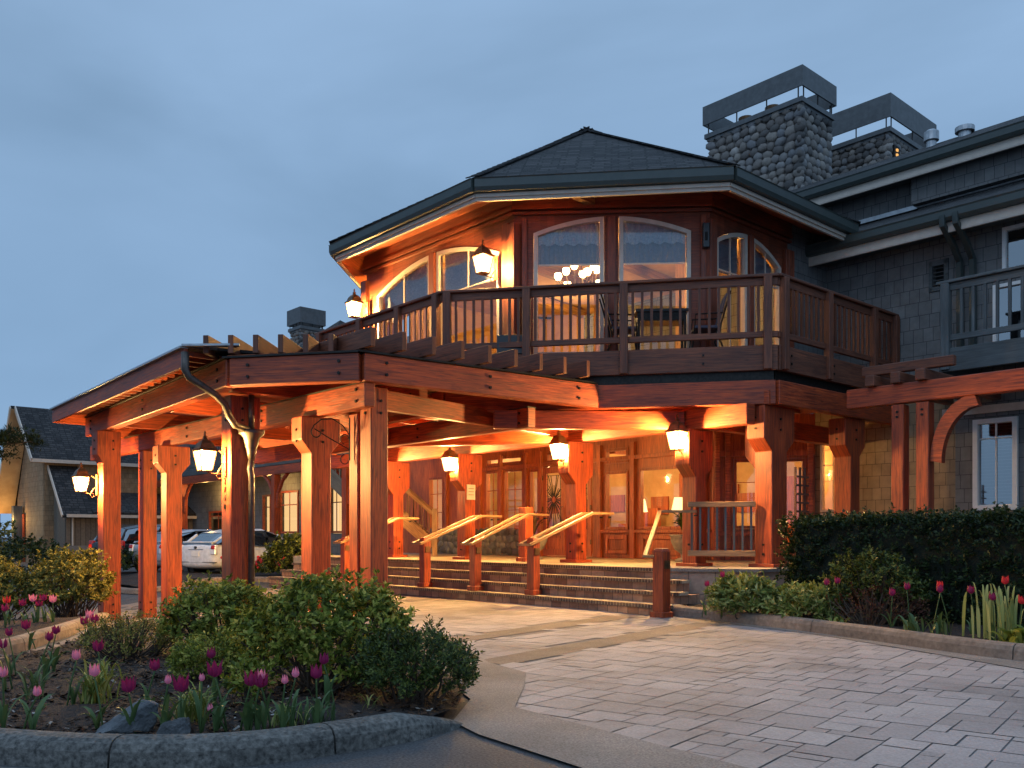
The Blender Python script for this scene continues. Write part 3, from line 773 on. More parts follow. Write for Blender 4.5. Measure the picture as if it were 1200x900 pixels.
for v_, u_, z_, pw in ((3.0, 3.7, 6.4, 150), (2.0, 6.6, 6.4, 170), (5.2, 2.4, 6.3, 110), (5.8, 7.4, 6.6, 100)):
    point_light(W(v_, u_, z_), pw, (1, .61, .22), .12)

# ---- porch floor, steps
deck = [(1.0, 13.0), (1.0, .58), (1.72, -.72), (6.9, -.72), (6.9, 3), (12, 3), (12, 15.6), (5, 15.6), (5, 13.0)]
pf = MB(); pf.prism([xy(*p) for p in deck], .02, .67); pf.build('porch_floor', 'porch_tiles', lodge)
pr = MB(); p, q = W(.99, .60, .33), W(1.71, -.72, .33); e = (q - p).normalized(); n = Vector((e.y, -e.x, 0)); pr.bar(p + n * .02, q + n * .02, .04, .62)
p, q = W(1.71, -.74, .33), W(6.9, -.74, .33); pr.bar(p, q, .04, .62); pr.build('retaining_wall', 'tan_tiles', lodge)
pr = MB(); pr.bar(W(.98, .60, .655) + n * .03, W(1.70, -.74, .655) + n * .03, .10, .05); pr.bar(W(1.66, -.76, .655), W(6.9, -.76, .655), .10, .05); pr.split('coping', 'concrete', lodge)
steps = thing('entrance_steps', W(.3, 6, 0), 'four broad tiled steps with brick nosings rising to the lit porch', 'steps')
for i in range(4):
    z1 = .1675 * (i + 1); v0 = [0, .36, .68, 1.0][i]; u0 = [-.28, -.12, .08, .40][i]
    top_back = 1.0 if i < 3 else 1.02
    m_ = MB(); z0_ = -.15 if i == 0 else .1675 * i - .02
    if i < 3: m_.box(v0, 1.0 + .001 * i, u0, 12.4, z0_, z1 - .05)
    else: m_.box(v0 - .004, 1.02, .58, 12.4, z0_, z1 - .05)
    st = m_.build('step', 'step_tiles', steps)
    m_ = MB(); m_.box(v0 - .03, (v0 + .34) if i < 3 else 1.12, u0 - .02 if i < 3 else .56, 12.4, z1 - .05, z1 + (.003 if i == 3 else 0)); m_.build('tread', 'porch_tiles', st)
    m_ = MB(); m_.box(v0 - .045, v0 + .09, u0 - .03 if i < 3 else .55, 12.4, z1 - .048, z1 + .004); m_.build('nosing', 'nosing_bricks', st)

# ---- entrance wall: doors, side lights, bay
EW0 = (5.6, 15.6); EW1 = (5.6, 2.9); EW2 = (6.9, 1.25); ZF = .67; ZC = 3.79
sE = lambda u: 15.6 - u
holesE = [(sE(13.2), sE(12.45), 1.35, 2.95), (sE(11.3), sE(10.9), ZF + .1, 2.95), (sE(10.55), sE(9.95), 1.35, 3.0), (sE(9.78), sE(8.95), 1.35, 3.0),
          (sE(8.75), sE(8.35), .95, 2.95), (sE(8.22), sE(7.38), ZF + .02, 2.98), (sE(7.30), sE(6.46), ZF + .02, 2.98), (sE(6.05), sE(5.30), 1.35, 2.75), (sE(4.98), sE(3.35), 1.35, 2.78)]
holesE += [(sE(8.1), sE(6.6), 3.08, 3.36), (sE(6.05), sE(5.30), 2.93, 3.3), (sE(10.5), sE(9.0), 3.14, 3.36)]
wall(xy(*EW0), xy(*EW1), ZF, ZC, holesE, .16, 'door_timber', lodge)
def win_e(i, **k):
    h = holesE[i]; return window(xy(*EW0), xy(*EW1), h[0] + .005, h[1] - .005, h[2] + .005, h[3] - .005, lodge, fm='door_timber', fw=.06, proud=.02, set_=.06, **k)
for i in (0, 2, 3): win_e(i, cols=2, rows=(1.9, 2.45), mw=.02)
win_e(1); win_e(4); win_e(7); win_e(8); win_e(9); win_e(10); win_e(11)
def door(u0, u1, label=None):
    """hardwood door leaf with a leaded glass light"""
    v_ = 5.62; m_ = MB(); z0, z1 = ZF + .03, 2.97; fw = .13
    m_.box(v_ - .05, v_, u0, u0 + fw, z0, z1); m_.box(v_ - .05, v_, u1 - fw, u1, z0, z1)
    m_.box(v_ - .05, v_, u0 + fw, u1 - fw, z1 - .16, z1); m_.box(v_ - .05, v_, u0 + fw, u1 - fw, z0, z0 + .16); m_.box(v_ - .05, v_, u0 + fw, u1 - fw, 1.22, 1.36)
    m_.box(v_ - .02, v_ - .005, u0 + fw, u1 - fw, z0 + .16, 1.22); m_.box(v_ - .035, v_ - .02, u0 + fw + .06, u1 - fw - .06, z0 + .24, 1.14)
    d = m_.build('door', 'door_timber', lodge, bevel=.006)
    if label: d['label'] = label
    g = MB(); g.poly([W(v_ - .02, u1 - fw, 1.36), W(v_ - .02, u0 + fw, 1.36), W(v_ - .02, u0 + fw, z1 - .16), W(v_ - .02, u1 - fw, z1 - .16)]); g.build('pane', 'window_glass', d)
    g = MB(); c = ((u0 + u1) / 2, 2.13); a_, b_ = u0 + fw, u1 - fw; zb, zt = 1.36, z1 - .16; rnd = random.Random(int(u0 * 10))
    P = lambda u, z: W(v_ - .03, u, z)
    for k in range(40):                                     # lead cames fanning out like a sunburst
        an = 2 * math.pi * k / 40 + rnd.uniform(-.08, .08); dx, dz = math.cos(an), math.sin(an); r0 = .07 + .05 * (k % 2); r1 = 9
        if dx > 1e-6: r1 = min(r1, (b_ - .04 - c[0]) / dx)
        if dx < -1e-6: r1 = min(r1, (a_ + .04 - c[0]) / dx)
        if dz > 1e-6: r1 = min(r1, (zt - .06 - c[1]) / dz)
        if dz < -1e-6: r1 = min(r1, (zb + .06 - c[1]) / dz)
        if k % 3 == 1: r1 *= rnd.uniform(.6, .85)
        g.bar(P(c[0] + dx * r0, c[1] + dz * r0), P(c[0] + dx * r1, c[1] + dz * r1), .016, .012, up=DV)
    for k in range(16):
        a0, a1 = 2 * math.pi * k / 16, 2 * math.pi * (k + 1) / 16
        g.bar(P(c[0] + .08 * math.cos(a0), c[1] + .11 * math.sin(a0)), P(c[0] + .08 * math.cos(a1), c[1] + .11 * math.sin(a1)), .02, .012, up=DV)
    for u_ in (a_ + .04, b_ - .04): g.bar(P(u_, zb), P(u_, zt), .012, .012, up=DV)
    for z_ in (zb + .06, zt - .06): g.bar(P(a_, z_), P(b_, z_), .012, .012, up=DV)
    for k in range(11):
        z_ = zb + (zt - zb) * k / 10
        for x0, x1 in ((a_, a_ + .04), (b_ - .04, b_)): g.bar(P(x0, z_), P(x1, z_), .012, .012, up=DV)
    g.build('leaded_pattern', 'wrought_iron', d)
    g = MB(); g.lathe([(.0, -.01), (.075, -.008), (.075, .008), (0, .01)], (0, 0, 0), 16)
    hu = u0 + .06 if u0 > 7 else u1 - .06
    g = MB(); g.tube([W(v_ - .06, hu, 1.55), W(v_ - .12, hu, 1.58), W(v_ - .12, hu, 1.92), W(v_ - .06, hu, 1.95)], .014, 8); g.build('handle', 'bronze', d, smooth=True)
    g = MB()
    for z_ in (1.05, 1.9, 2.7): g.bar(W(v_ - .055, u1 - .01 if u0 > 7 else u0 + .01, z_ - .06), W(v_ - .055, u1 - .01 if u0 > 7 else u0 + .01, z_ + .06), .03, .02, up=DV)
    g.split('hinge', 'bronze', d)
door(7.40, 8.20); door(6.48, 7.28)
# centre of the sunburst: coloured glass
for uc in (7.80, 6.88):
    g = MB(); g.mesh([W(5.585, uc + .08 * math.cos(a * math.pi / 8), 2.13 + .11 * math.sin(a * math.pi / 8)) for a in range(16)], [tuple(range(16))]); g.build('sun_medallion', 'door_timber', lodge)
# door wall trim: pilasters, rails, panels below the windows
tr = MB()
for u_ in (9.86, 8.85, 8.28, 6.20, 5.14, 3.1, 10.75, 12.3): tr.box(5.52, 5.598, u_ - .06, u_ + .06, ZF, 3.4)
tr.box(5.53, 5.598, 2.95, 10.9, 3.0, 3.09)
tr.box(5.53, 5.598, 2.95, 6.2, 1.27, 1.34)
for a_, b_ in ((5.30, 6.05), (3.4, 4.95)):
    tr.box(5.555, 5.598, a_ + .03, a_ + .12, ZF + .1, 1.22); tr.box(5.555, 5.598, b_ - .12, b_ - .03, ZF + .1, 1.22); tr.box(5.56, 5.598, a_ + .12, b_ - .12, 1.12, 1.22); tr.box(5.56, 5.598, a_ + .12, b_ - .12, ZF + .1, ZF + .2)
tr.split('door_surround', 'door_timber', lodge, bevel=.006)
fs_ = MB(); fs_.mesh([W(5.5, 8.98, ZF), W(5.5, 13.4, ZF), W(5.5, 13.4, 1.3), W(5.5, 8.98, 1.3), W(5.598, 8.98, ZF), W(5.598, 13.4, ZF), W(5.598, 13.4, 1.3), W(5.598, 8.98, 1.3)], [(0, 3, 2, 1), (0, 4, 7, 3), (3, 7, 6, 2), (1, 2, 6, 5)])
fs_.build('stone_base', 'mortar', lodge)
# bay facet to the right
lenB = math.hypot(EW2[0] - EW1[0], EW2[1] - EW1[1])
holesB = [(.42, 1.0, 1.35, 2.85), (1.42, 1.9, 1.0, 2.85)]
wall(xy(*EW1), xy(*EW2), ZF, ZC, holesB, .16, 'door_timber', lodge)
for h in holesB: window(xy(*EW1), xy(*EW2), h[0] + .005, h[1] - .005, h[2] + .005, h[3] - .005, lodge, fm='door_timber', fw=.06, proud=.02, set_=.06, rows=(2.35,) if h[0] < 1 else (), mw=.015)
tr = MB()
p0_, p1_ = W(*EW1), W(*EW2); d_ = (p1_ - p0_).normalized(); n_ = Vector((d_.y, -d_.x, 0))
for s_ in (.08, .30, 1.12, 1.32, 2.0): tr.bar(p0_ + d_ * s_ + n_ * .04 + DZ * ZF, p0_ + d_ * s_ + n_ * .04 + DZ * 3.4, .11, .07, up=n_)
tr.bar(p0_ + n_ * .03 + DZ * 2.97, p1_ + n_ * .03 + DZ * 2.97, .06, .12); tr.bar(p0_ + n_ * .03 + DZ * 1.25, p0_ + d_ * 1.2 + n_ * .03 + DZ * 1.25, .06, .1)
tr.split('bay_trim', 'door_timber', lodge, bevel=.006)
# lobby behind the glass
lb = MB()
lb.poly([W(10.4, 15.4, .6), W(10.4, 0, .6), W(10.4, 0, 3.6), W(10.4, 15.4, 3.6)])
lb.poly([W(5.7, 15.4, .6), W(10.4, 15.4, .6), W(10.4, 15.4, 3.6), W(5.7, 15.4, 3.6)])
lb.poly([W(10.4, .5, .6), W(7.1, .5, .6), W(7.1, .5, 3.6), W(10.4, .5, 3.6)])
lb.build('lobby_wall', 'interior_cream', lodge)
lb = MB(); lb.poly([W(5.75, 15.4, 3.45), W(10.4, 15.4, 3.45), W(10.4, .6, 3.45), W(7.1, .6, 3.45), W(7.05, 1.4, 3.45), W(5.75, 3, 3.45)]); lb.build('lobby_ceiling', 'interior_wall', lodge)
lb = MB()
for u_ in (2.2, 3.3, 4.4, 6.2, 7.4, 9.2): lb.box(10.30, 10.39, u_ - .05, u_ + .05, .67, 3.0)
for u0, u1 in ((2.25, 3.25), (3.35, 4.35), (6.3, 7.3)): lb.box(10.33, 10.39, u0, u1, .67, 2.75); lb.box(10.30, 10.34, u0 + .12, u1 - .12, .9, 1.6); lb.box(10.30, 10.34, u0 + .12, u1 - .12, 1.75, 2.6)
for u_ in (3.0, 6.0, 9.0): lb.box(5.8, 10.3, u_ - .1, u_ + .1, 3.2, 3.43)
for u_, z_ in ((3.9, 2.2), (5.2, 2.1), (5.8, 2.35), (8.2, 2.1), (9.9, 2.2), (11.2, 2.1), (12.6, 2.2)): lb.box(10.33, 10.385, u_ - .32, u_ + .32, z_ - .26, z_ + .26)
for u_ in (8.3, 10.6, 12.8): lb.box(9.2, 9.9, u_ - .5, u_ + .5, .67, 1.55); lb.box(9.75, 9.9, u_ - .5, u_ + .5, 1.55, 2.0)
lb.split('lobby_trim', 'door_timber', lodge)
for v_, u_, z_, pw in ((7.2, 4.2, 2.9, 150), (8.2, 7.2, 2.9, 170), (7.4, 9.9, 2.9, 170), (8.2, 12.6, 2.7, 150), (8.0, 2.2, 2.8, 90)):
    point_light(W(v_, u_, z_), pw, (1, .61, .22), .12)

# ---- right wing
GW = 6.9
holesW = [(8 - 1.12, 8 - .58, 1.70, 3.42), (8 + 1.97, 8 + 2.70, 1.68, 3.33), (8 + 1.2, 8 + 1.42, 5.95, 6.35), (8 + 2.46, 8 + 3.6, 5.93, 6.76), (8 + 2.3, 8 + 3.6, 4.45, 5.75)]
wall(xy(GW, 8), xy(GW, -9), 3.85, 7.1, holesW[2:], .16, 'cedar_shakes', lodge)
wall(xy(GW, 1.3), xy(GW, -1.62), .0, 3.85, [(1.3 - 1.12, 1.3 - .58, 1.70, 3.42)], .16, 'lamplit_shakes', lodge)
wall(xy(GW, -1.62), xy(GW, -9), .0, 3.85, [(.34, 1.08, 1.68, 3.33)], .16, 'cedar_shakes', lodge)
window(xy(GW, 1.3), xy(GW, -1.62), 1.3 - 1.12, 1.3 - .58, 1.70, 3.42, lodge, fm='cream_trim', fw=.045, cols=2, rows=(2.35, 3.0, 2.68), mw=.015)
window(xy(GW, -1.62), xy(GW, -9), .33, 1.09, 1.67, 3.34, lodge, fm='white_trim', gm='dark_window_glass', fw=.085, fd=.14, proud=.06, cols=2, rows=(2.98, 1.76), mw=.025)
window(xy(GW, 8), xy(GW, -9), 8 + 2.45, 8 + 3.6, 5.92, 6.77, lodge, fm='white_trim', gm='dark_window_glass', fw=.06, proud=.04)
window(xy(GW, 8), xy(GW, -9), 8 + 2.29, 8 + 3.6, 4.44, 5.76, lodge, fm='white_trim', gm='dark_window_glass', fw=.06, proud=.04)
lv = MB()
for k in range(5):
    z_ = 6.0 + k * .075; lv.bar(W(GW + .03, -1.21, z_), W(GW + .03, -1.41, z_), .05, .012)
lv.build('louvre_vent', 'grey_timber', lodge)
lv = MB()
for a_, b_, zz0, zz1 in ((-1.14, -1.20, 5.87, 6.45), (-1.42, -1.5, 5.87, 6.45), (-1.14, -1.5, 5.87, 5.95), (-1.14, -1.5, 6.35, 6.45)): lv.box(GW - .03, GW - .002, b_, a_, zz0, zz1)
lv.build('vent_frame', 'grey_timber', lodge)
bl = MB()
for k in range(26): bl.bar(W(GW + .12, -1.98, 1.72 + k * .062), W(GW + .12, -2.7, 1.72 + k * .062), .035, .006)
bl.build('blind', 'grey_timber', lodge)
dk = MB(); dk.box(GW + .17, GW + 2.0, -9, .4, 1.2, 7.0); dk.build('dark_room', 'dark_void', lodge)
sc = MB(); sc.poly([W(GW + 1.3, 2, 1), W(GW + 1.3, .42, 1), W(GW + 1.3, .42, 3.6), W(GW + 1.3, 2, 3.6)]); sc.poly([W(GW + .17, .45, 1), W(GW + 1.3, .45, 1), W(GW + 1.3, .45, 3.6), W(GW + .17, .45, 3.6)][::-1]); sc.build('hall_wall', 'interior_wall', lodge)
sc = MB(); sc.lathe([(.03, 0), (.055, .05), (.045, .14), (.02, .17)], W(GW + 1.15, .98, 2.58), 10); sc.build('sconce', 'bulb_glow', lodge, smooth=True)
point_light(W(GW + .95, .98, 2.7), 26, (1, .5, .17), .05)
tb = MB(); tb.bar(W(GW - .03, -1.4, 3.52), W(GW - .03, -9, 3.52), .05, .14); tb.build('band_board', 'cream_trim', lodge)
tb = MB(); tb.bar(W(GW - .02, 1.1, 1.64), W(GW - .02, .5, 1.64), .08, .07); tb.build('sill', 'cream_trim', lodge)
# eaves and roofs of the right wing
def eave(v, u0, u1, z, parent=lodge, depth=.7, rise=.42):
    f_ = MB(); f_.bar(W(v + .03, u0, z - .20), W(v + .03, u1, z - .20), .05, .18); f_.split('fascia', 'cream_trim', parent)
    g_ = MB(); P_ = [W(v + x, u0, z + q) for x, q in ((0, -.11), (-.09, -.11), (-.13, -.05), (-.13, .07), (-.145, .10), (0, .10))]; g_.extrude(P_, W(v, u1, z) - W(v, u0, z)); g_.split('gutter', 'dark_gutter', parent)
    s_ = MB(); s_.poly([W(v, u0, z - .27), W(v, u1, z - .27), W(v + depth, u1, z - .15), W(v + depth, u0, z - .15)][::-1]); s_.build('soffit', 'grey_timber', parent)
eave(6.2, 1.0, -9, 7.0)
r2 = MB(); r2.poly([W(6.08, -9, 7.1), W(6.08, 1.25, 7.1), W(9.2, 1.25, 8.36), W(9.2, -9, 8.36)][::-1]); r2.poly([W(6.08, 1.25, 7.1), W(9.2, 1.25, 8.36), W(9.2, 6, 8.36), W(6.4, 3.0, 7.25)]); r2.build('roof', 'asphalt_shingles', lodge)
wall(xy(8.8, 4.5), xy(8.8, -9), 7.9, 9.05, [], .16, 'cedar_shakes', lodge)
fl = MB(); fl.bar(W(8.75, 3, 8.25), W(8.75, -.1, 8.25), .08, .09); fl.bar(W(8.75, -.1, 8.24), W(8.75, -9, 8.24), .05, .03); fl.split('flashing', 'galvanised', lodge)
jt = MB(); jt.box(8.55, 8.80, -9, -.05, 8.26, 8.98); jt.build('wall_jut', 'cedar_shakes', lodge)
eave(8.2, 3.2, -9, 9.0)
r3 = MB(); r3.poly([W(8.07, -9, 9.1), W(8.07, 3.4, 9.1), W(9.6, 3.4, 9.85), W(9.6, -9, 9.85)][::-1]); r3.poly([W(9.6, -9, 9.85), W(9.6, 3.4, 9.85), W(14, 3.4, 9.0), W(14, -9, 9.0)][::-1])
r3.poly([W(8.07, 3.4, 9.1), W(9.6, 3.4, 9.85), W(14, 3.4, 9), W(14, 3.4, 7), W(8.07, 3.4, 7)][::-1]); r3.build('roof', 'asphalt_shingles', lodge)
dn = MB()
for u_ in (-1.72, -1.95):
    dn.tube([W(6.08, u_, 7.0), W(6.10, u_, 6.83), W(6.5, u_ - .02, 6.55), W(6.8, u_ - .02, 6.3), W(6.82, u_ - .02, 4.4)], .065, 4)
dn.split('downspout', 'dark_gutter', lodge)
for u_, r_, h_ in ((-.15, .13, .42), (-.85, .16, .22)):
    o_ = W(9.3, u_, 9.62 + (0 if h_ > .3 else .05)); f_ = MB(); f_.lathe([(r_ * .8, -.2), (r_ * .8, h_ * .4), (r_ * 1.2, h_ * .45), (r_ * 1.2, h_ * .9), (r_ * .7, h_)], o_, 14); f_.build('vent_pipe', 'galvanised', lodge, smooth=False)

# ---- chimneys
def stones(mb, p0, p1, z0, z1, size, seed):
    rnd = random.Random(seed); p0 = Vector((p0[0], p0[1], 0)); p1 = Vector((p1[0], p1[1], 0)); ln = (p1 - p0).length; d = (p1 - p0) / ln; n = Vector((d.y, -d.x, 0))
    z = z0; row = 0
    while z < z1:
        h = size * rnd.uniform(.75, 1.0); s = -size * .5 * (row % 2)
        while s < ln:
            wd = size * rnd.uniform(.8, 1.5); c = p0 + d * min(ln - .03, max(.03, s + wd / 2)) + DZ * (z + h / 2 + rnd.uniform(-.03, .03)) + n * rnd.uniform(-.005, .012)
            tilt = rnd.uniform(-.5, .5); vs = []; k = rnd.choice((6, 7, 8))
            ax = d * math.cos(tilt) + DZ * math.sin(tilt); bx = -d * math.sin(tilt) + DZ * math.cos(tilt)
            o1 = [];
            for lev, (rr, dp) in enumerate(((1.0, -.03), (.95, .02), (.72, .048))):
                for i in range(k):
                    a = 2 * math.pi * i / k; q = rnd.uniform(.9, 1.1) if lev == 0 else 1
                    if lev == 0: o1.append(q)
                    q = o1[i]
                    vs.append(c + ax * (math.cos(a) * wd * .56 * rr * q) + bx * (math.sin(a) * h * .60 * rr * q) + n * dp * size / .22)
            vs.append(c + n * .055 * size / .22); fs = []
            for lev in (0, 1):
                for i in range(k): fs.append((lev * k + i, lev * k + (i + 1) % k, (lev + 1) * k + (i + 1) % k, (lev + 1) * k + i))
            for i in range(k): fs.append((2 * k + i, 2 * k + (i + 1) % k, 3 * k))
            mb.mesh(vs, fs); s += wd * .98
        z += h * .93; row += 1
def chimney(v0, v1, u0, u1, zb, zs, zt, label, shroud_gap=.26, size=.23, sh_h=.5, seed=1, flues=True, parent=lodge):
    """v0,u0 = near corner; the shroud is a sheet metal band held on thin posts"""
    ua, ub = min(u0, u1), max(u0, u1)
    m_ = MB(); m_.box(v0 + .03, v1 - .03, ua + .03, ub - .03, zb, zs - .06); ch = m_.build('chimney', 'mortar', parent); ch['label'] = label
    s_ = MB(); stones(s_, xy(v0, ub), xy(v0, ua), zb, zs - .2, size, seed); stones(s_, xy(v0, ua), xy(v1, ua), zb, zs - .2, size, seed + 1)
    s_.build('stonework', 'river_stone', ch, smooth=True)
    c_ = MB(); c_.box(v0 - .10, v1 + .10, ua - .10, ub + .10, zs - .1, zs + .02); c_.box(v0 - .05, v1 + .05, ua - .05, ub + .05, zs - .17, zs - .1); c_.build('chimney_cap', 'shroud_metal', ch)
    q = .13; a, b = v0 - q, v1 + q; c, d = ua - q, ub + q; z0 = zs + shroud_gap; m_ = MB(); t = .04
    m_.box(a, a + t, c, d, z0, z0 + sh_h); m_.box(b - t, b, c, d, z0, z0 + sh_h); m_.box(a + t, b - t, c, c + t, z0, z0 + sh_h); m_.box(a + t, b - t, d - t, d, z0, z0 + sh_h)
    m_.build('shroud', 'shroud_metal', ch)
    m_ = MB()
    for k in range(4):
        u_ = c + .15 + (d - c - .3) * k / 3; m_.bar(W(a + .06, u_, zs), W(a + .06, u_, z0 + .05), .025, .025, up=DV); m_.bar(W(b - .06, u_, zs), W(b - .06, u_, z0 + .05), .025, .025, up=DV)
    for k in range(3):
        v_ = a + .15 + (b - a - .3) * k / 2; m_.bar(W(v_, c + .06, zs), W(v_, c + .06, z0 + .05), .025, .025, up=DV)
    m_.split('shroud_post', 'wrought_iron', ch)
    if flues:
        m_ = MB()
        for k in range(2): m_.lathe([(.17, 0), (.17, .3), (.2, .32), (.2, .44), (.15, .46)], W((v0 + v1) / 2, ua + (ub - ua) * (.45 + .3 * k), zs), 16)
        m_.split('flue', 'bronze', ch)
    return ch
chimney(9.41, 10.8, 3.06, 5.75, 7.6, 11.93, 12.7, 'near chimney of rounded river stones with two flues', seed=11)
c2 = chimney(12.75, 15.3, 2.45, 5.0, 8.6, 12.0, 13.4, 'farther stone chimney with a small lit opening near its corner', seed=21, size=.2, sh_h=.62, flues=False)
lw = MB(); lw.box(12.90, 13.20, 2.35, 2.405, 11.0, 11.6); lw.build('opening', 'dark_void', c2)
lw = MB()
for k in range(4): lw.box(12.97, 13.05, 2.31, 2.345, 11.05 + k * .13, 11.11 + k * .13)
lw.build('glint', 'warm_window_light', c2)
# saddle flashing near chimney foot
sf = MB(); sf.bar(W(8.9, 3.3, 9.35), W(9.6, 2.6, 9.75), .14, .05); sf.build('chimney_flashing', 'galvanised', lodge)

# ---- columns under the balcony, beams, ceiling
def column(parent, v, u, z0, z1, w_=.30, t_=.30, flare=.20, fz=.62, base=True, material='red_timber', bolts=True, side='both', corner=False):
    zf1 = z1 - fz; zf0 = zf1 - .20; a = w_ / 2
    l_ = flare if side in ('both', 'left') else 0; r_ = flare if side in ('both', 'right') else 0
    P_ = [(-a, z0), (a, z0), (a, zf0), (a + r_, zf1), (a + r_, z1), (-a - l_, z1), (-a - l_, zf1), (-a, zf0)]
    P_ = [p for i, p in enumerate(P_) if i == 0 or (abs(p[0] - P_[i - 1][0]) > 1e-6 or abs(p[1] - P_[i - 1][1]) > 1e-6)]
    m_ = MB(); m_.extrude([W(v + x, u - t_ / 2, z) for x, z in P_], DU * t_, grain=DZ)
    c_ = m_.build('column', material, parent, bevel=.012)
    if base: m_ = MB(); m_.box(v - a - .08, v + a + .08, u - t_ / 2 - .08, u + t_ / 2 + .08, z0, z0 + .06); m_.build('base_plate', material, c_, bevel=.008)
    if bolts:
        m_ = MB()
        for z in (z0 + .22, z0 + .38, z1 - .2, z1 - .38):
            for q, dr in ((W(v - a - (flare if z > 2 and l_ else 0), u, z), -DV), (W(v + .02, u - t_ / 2, z), -DU)): m_.tube([q, q + dr * .018], .021, 8)
        m_.split('bolt', 'wrought_iron', c_)
    return c_
cols = [(2.3, .95), (2.3, 3.83), (2.3, 7.3), (2.3, 10.15)]
for v_, u_ in cols: column(lodge, v_, u_, ZF, 3.05)
cc = column(lodge, 2.96, -.16, ZF, 3.38, .46, .34, .24, .55)
m_ = MB(); m_.extrude([W(2.96 + x, -.16 + y, z) for x, y, z in ((.0, .17, ZF), (.0, .31, ZF), (0, .31, 2.35), (0, .52, 2.6), (0, .52, 3.2), (0, .17, 3.2))], DV * .16, grain=DZ); m_.build('bracket_board', 'red_timber', cc, bevel=.01)
column(lodge, 5.4, -.25, ZF - .5, 3.38, .34, .34, .2, .5)
bm1 = MB(); bm1.bar(W(2.3, -.2, 3.225), W(2.3, 13.2, 3.225), .24, .35); bm1.split('porch_beam', 'red_timber', lodge, bevel=.012)
bm1 = MB(); bm1.bar(W(2.45, .7, 3.22), W(6.7, .7, 3.22), .2, .34); bm1.bar(W(2.6, -.4, 3.5), W(2.6, 2.9, 3.5), .2, .24); bm1.split('porch_beam', 'red_timber', lodge, bevel=.012)
fcp = [(-.72, 8.45), (-.74, 4.10), (2.68, -.42), (7.0, -.45)]
bb = MB()
for i in range(3): bb.bar(W(*fcp[i], 3.59), W(*fcp[i + 1], 3.59), .16, .40)
bb.split('edge_beam', 'red_timber', lodge, bevel=.01)
bb = MB()
inn = lambda i: [(-.66, 8.4), (-.68, 4.12), (2.72, -.36), (7.0, -.38)][i]
for i in range(3): bb.bar(W(*inn(i), 3.88), W(*inn(i + 1), 3.88), .06, .18)
bb.split('flashing', 'wrought_iron', lodge)
cl = MB(); cl.poly([W(v, u, 3.80) for v, u in [(-.62, 8.4), (-.66, 4.15), (2.75, -.35), (6.9, -.38), (6.9, 13.2), (-.62, 13.2)]]); cl.build('porch_ceiling', 'ceiling_boards', lodge)
cl = MB()
k = 0
while k < 15:
    u_ = -.1 + k * .92; cl.bar(W(max(-.55, 2.7 - u_ * .8) if u_ < 4.1 else -.55, u_, 3.7), W(5.5, u_, 3.7), .10, .18); k += 1
    if u_ > 12: break
cl.split('porch_joist', 'red_timber', lodge, bevel=.008)

# ---- balcony
bz = 4.40
bal = MB(); bal.prism([xy(v, u) for v, u in [(.5, 8.5), (-.70, 8.5), (-.74, 4.12), (2.70, -.38), (6.86, -.41), (6.86, 1.2), (2.7, 1.2), (.5, 3.3)]][::-1], 4.28, 4.385)
balc = bal.build('balcony', 'weathered_timber', lodge); balc['label'] = 'weathered dark timber balcony wrapping the upper room'
rimc = [(-.78, 8.55), (-.80, 4.13), (2.70, -.45), (6.88, -.47)]
m_ = MB()
for i in range(3): m_.bar(W(*rimc[i], 4.17), W(*rimc[i + 1], 4.17), .09, .42)
m_.split('rim_board', 'weathered_timber', balc, bevel=.008)
m_ = MB()
for i in range(3):
    a, b = W(*rimc[i]), W(*rimc[i + 1]); d_ = (b - a).normalized(); n_ = Vector((d_.y, -d_.x, 0)); L_ = (b - a).length; s_ = .35
    while s_ < L_ - .2:
        for dz in (4.10, 4.24): m_.tube([a + d_ * s_ + n_ * .045 + DZ * dz, a + d_ * s_ + n_ * .062 + DZ * dz], .02, 8)
        s_ += 1.4
m_.split('bolt', 'wrought_iron', balc)
posts_s = {0: [.15, 1.75, 3.1, 4.30], 1: [.10, 1.53, 3.22, 5.60], 2: [.12, 1.55, 3.22, 4.1]}
rails_top = MB(); sub = MB(); low = MB()
for i in range(3):
    a, b = W(*rimc[i]), W(*rimc[i + 1]); d_ = (b - a).normalized(); n_ = Vector((d_.y, -d_.x, 0)); L_ = (b - a).length
    rails_top.bar(a + DZ * 5.535 - d_ * .02, b + DZ * 5.535 + d_ * .02, .17, .05); sub.bar(a + DZ * 5.44 - n_ * .0, b + DZ * 5.44, .05, .13)
    low.bar(a + DZ * 4.56, b + DZ * 4.56, .07, .10)
    ps = posts_s[i]
    for s_ in ps:
        m_ = MB(); m_.bar(a + d_ * s_ + DZ * 3.97 + n_ * .055, a + d_ * s_ + DZ * 5.51 + n_ * .055, .14, .12, up=n_); m_.build('post', 'weathered_timber', balc, bevel=.008)
    for s0_, s1_ in zip(ps[:-1], ps[1:]):
        nb = max(2, int((s1_ - s0_ - .14) / .155)); 
        for k in range(nb):
            s_ = s0_ + .07 + (s1_ - s0_ - .14) * (k + .5) / nb
            m_ = MB(); m_.bar(a + d_ * s_ + DZ * 4.60, a + d_ * s_ + DZ * 5.39, .045, .045, up=n_); m_.build('baluster', 'weathered_timber', balc)
rails_top.split('handrail', 'weathered_timber', balc, bevel=.01); sub.split('top_rail', 'weathered_timber', balc, bevel=.006); low.split('bottom_rail', 'weathered_timber', balc, bevel=.006)

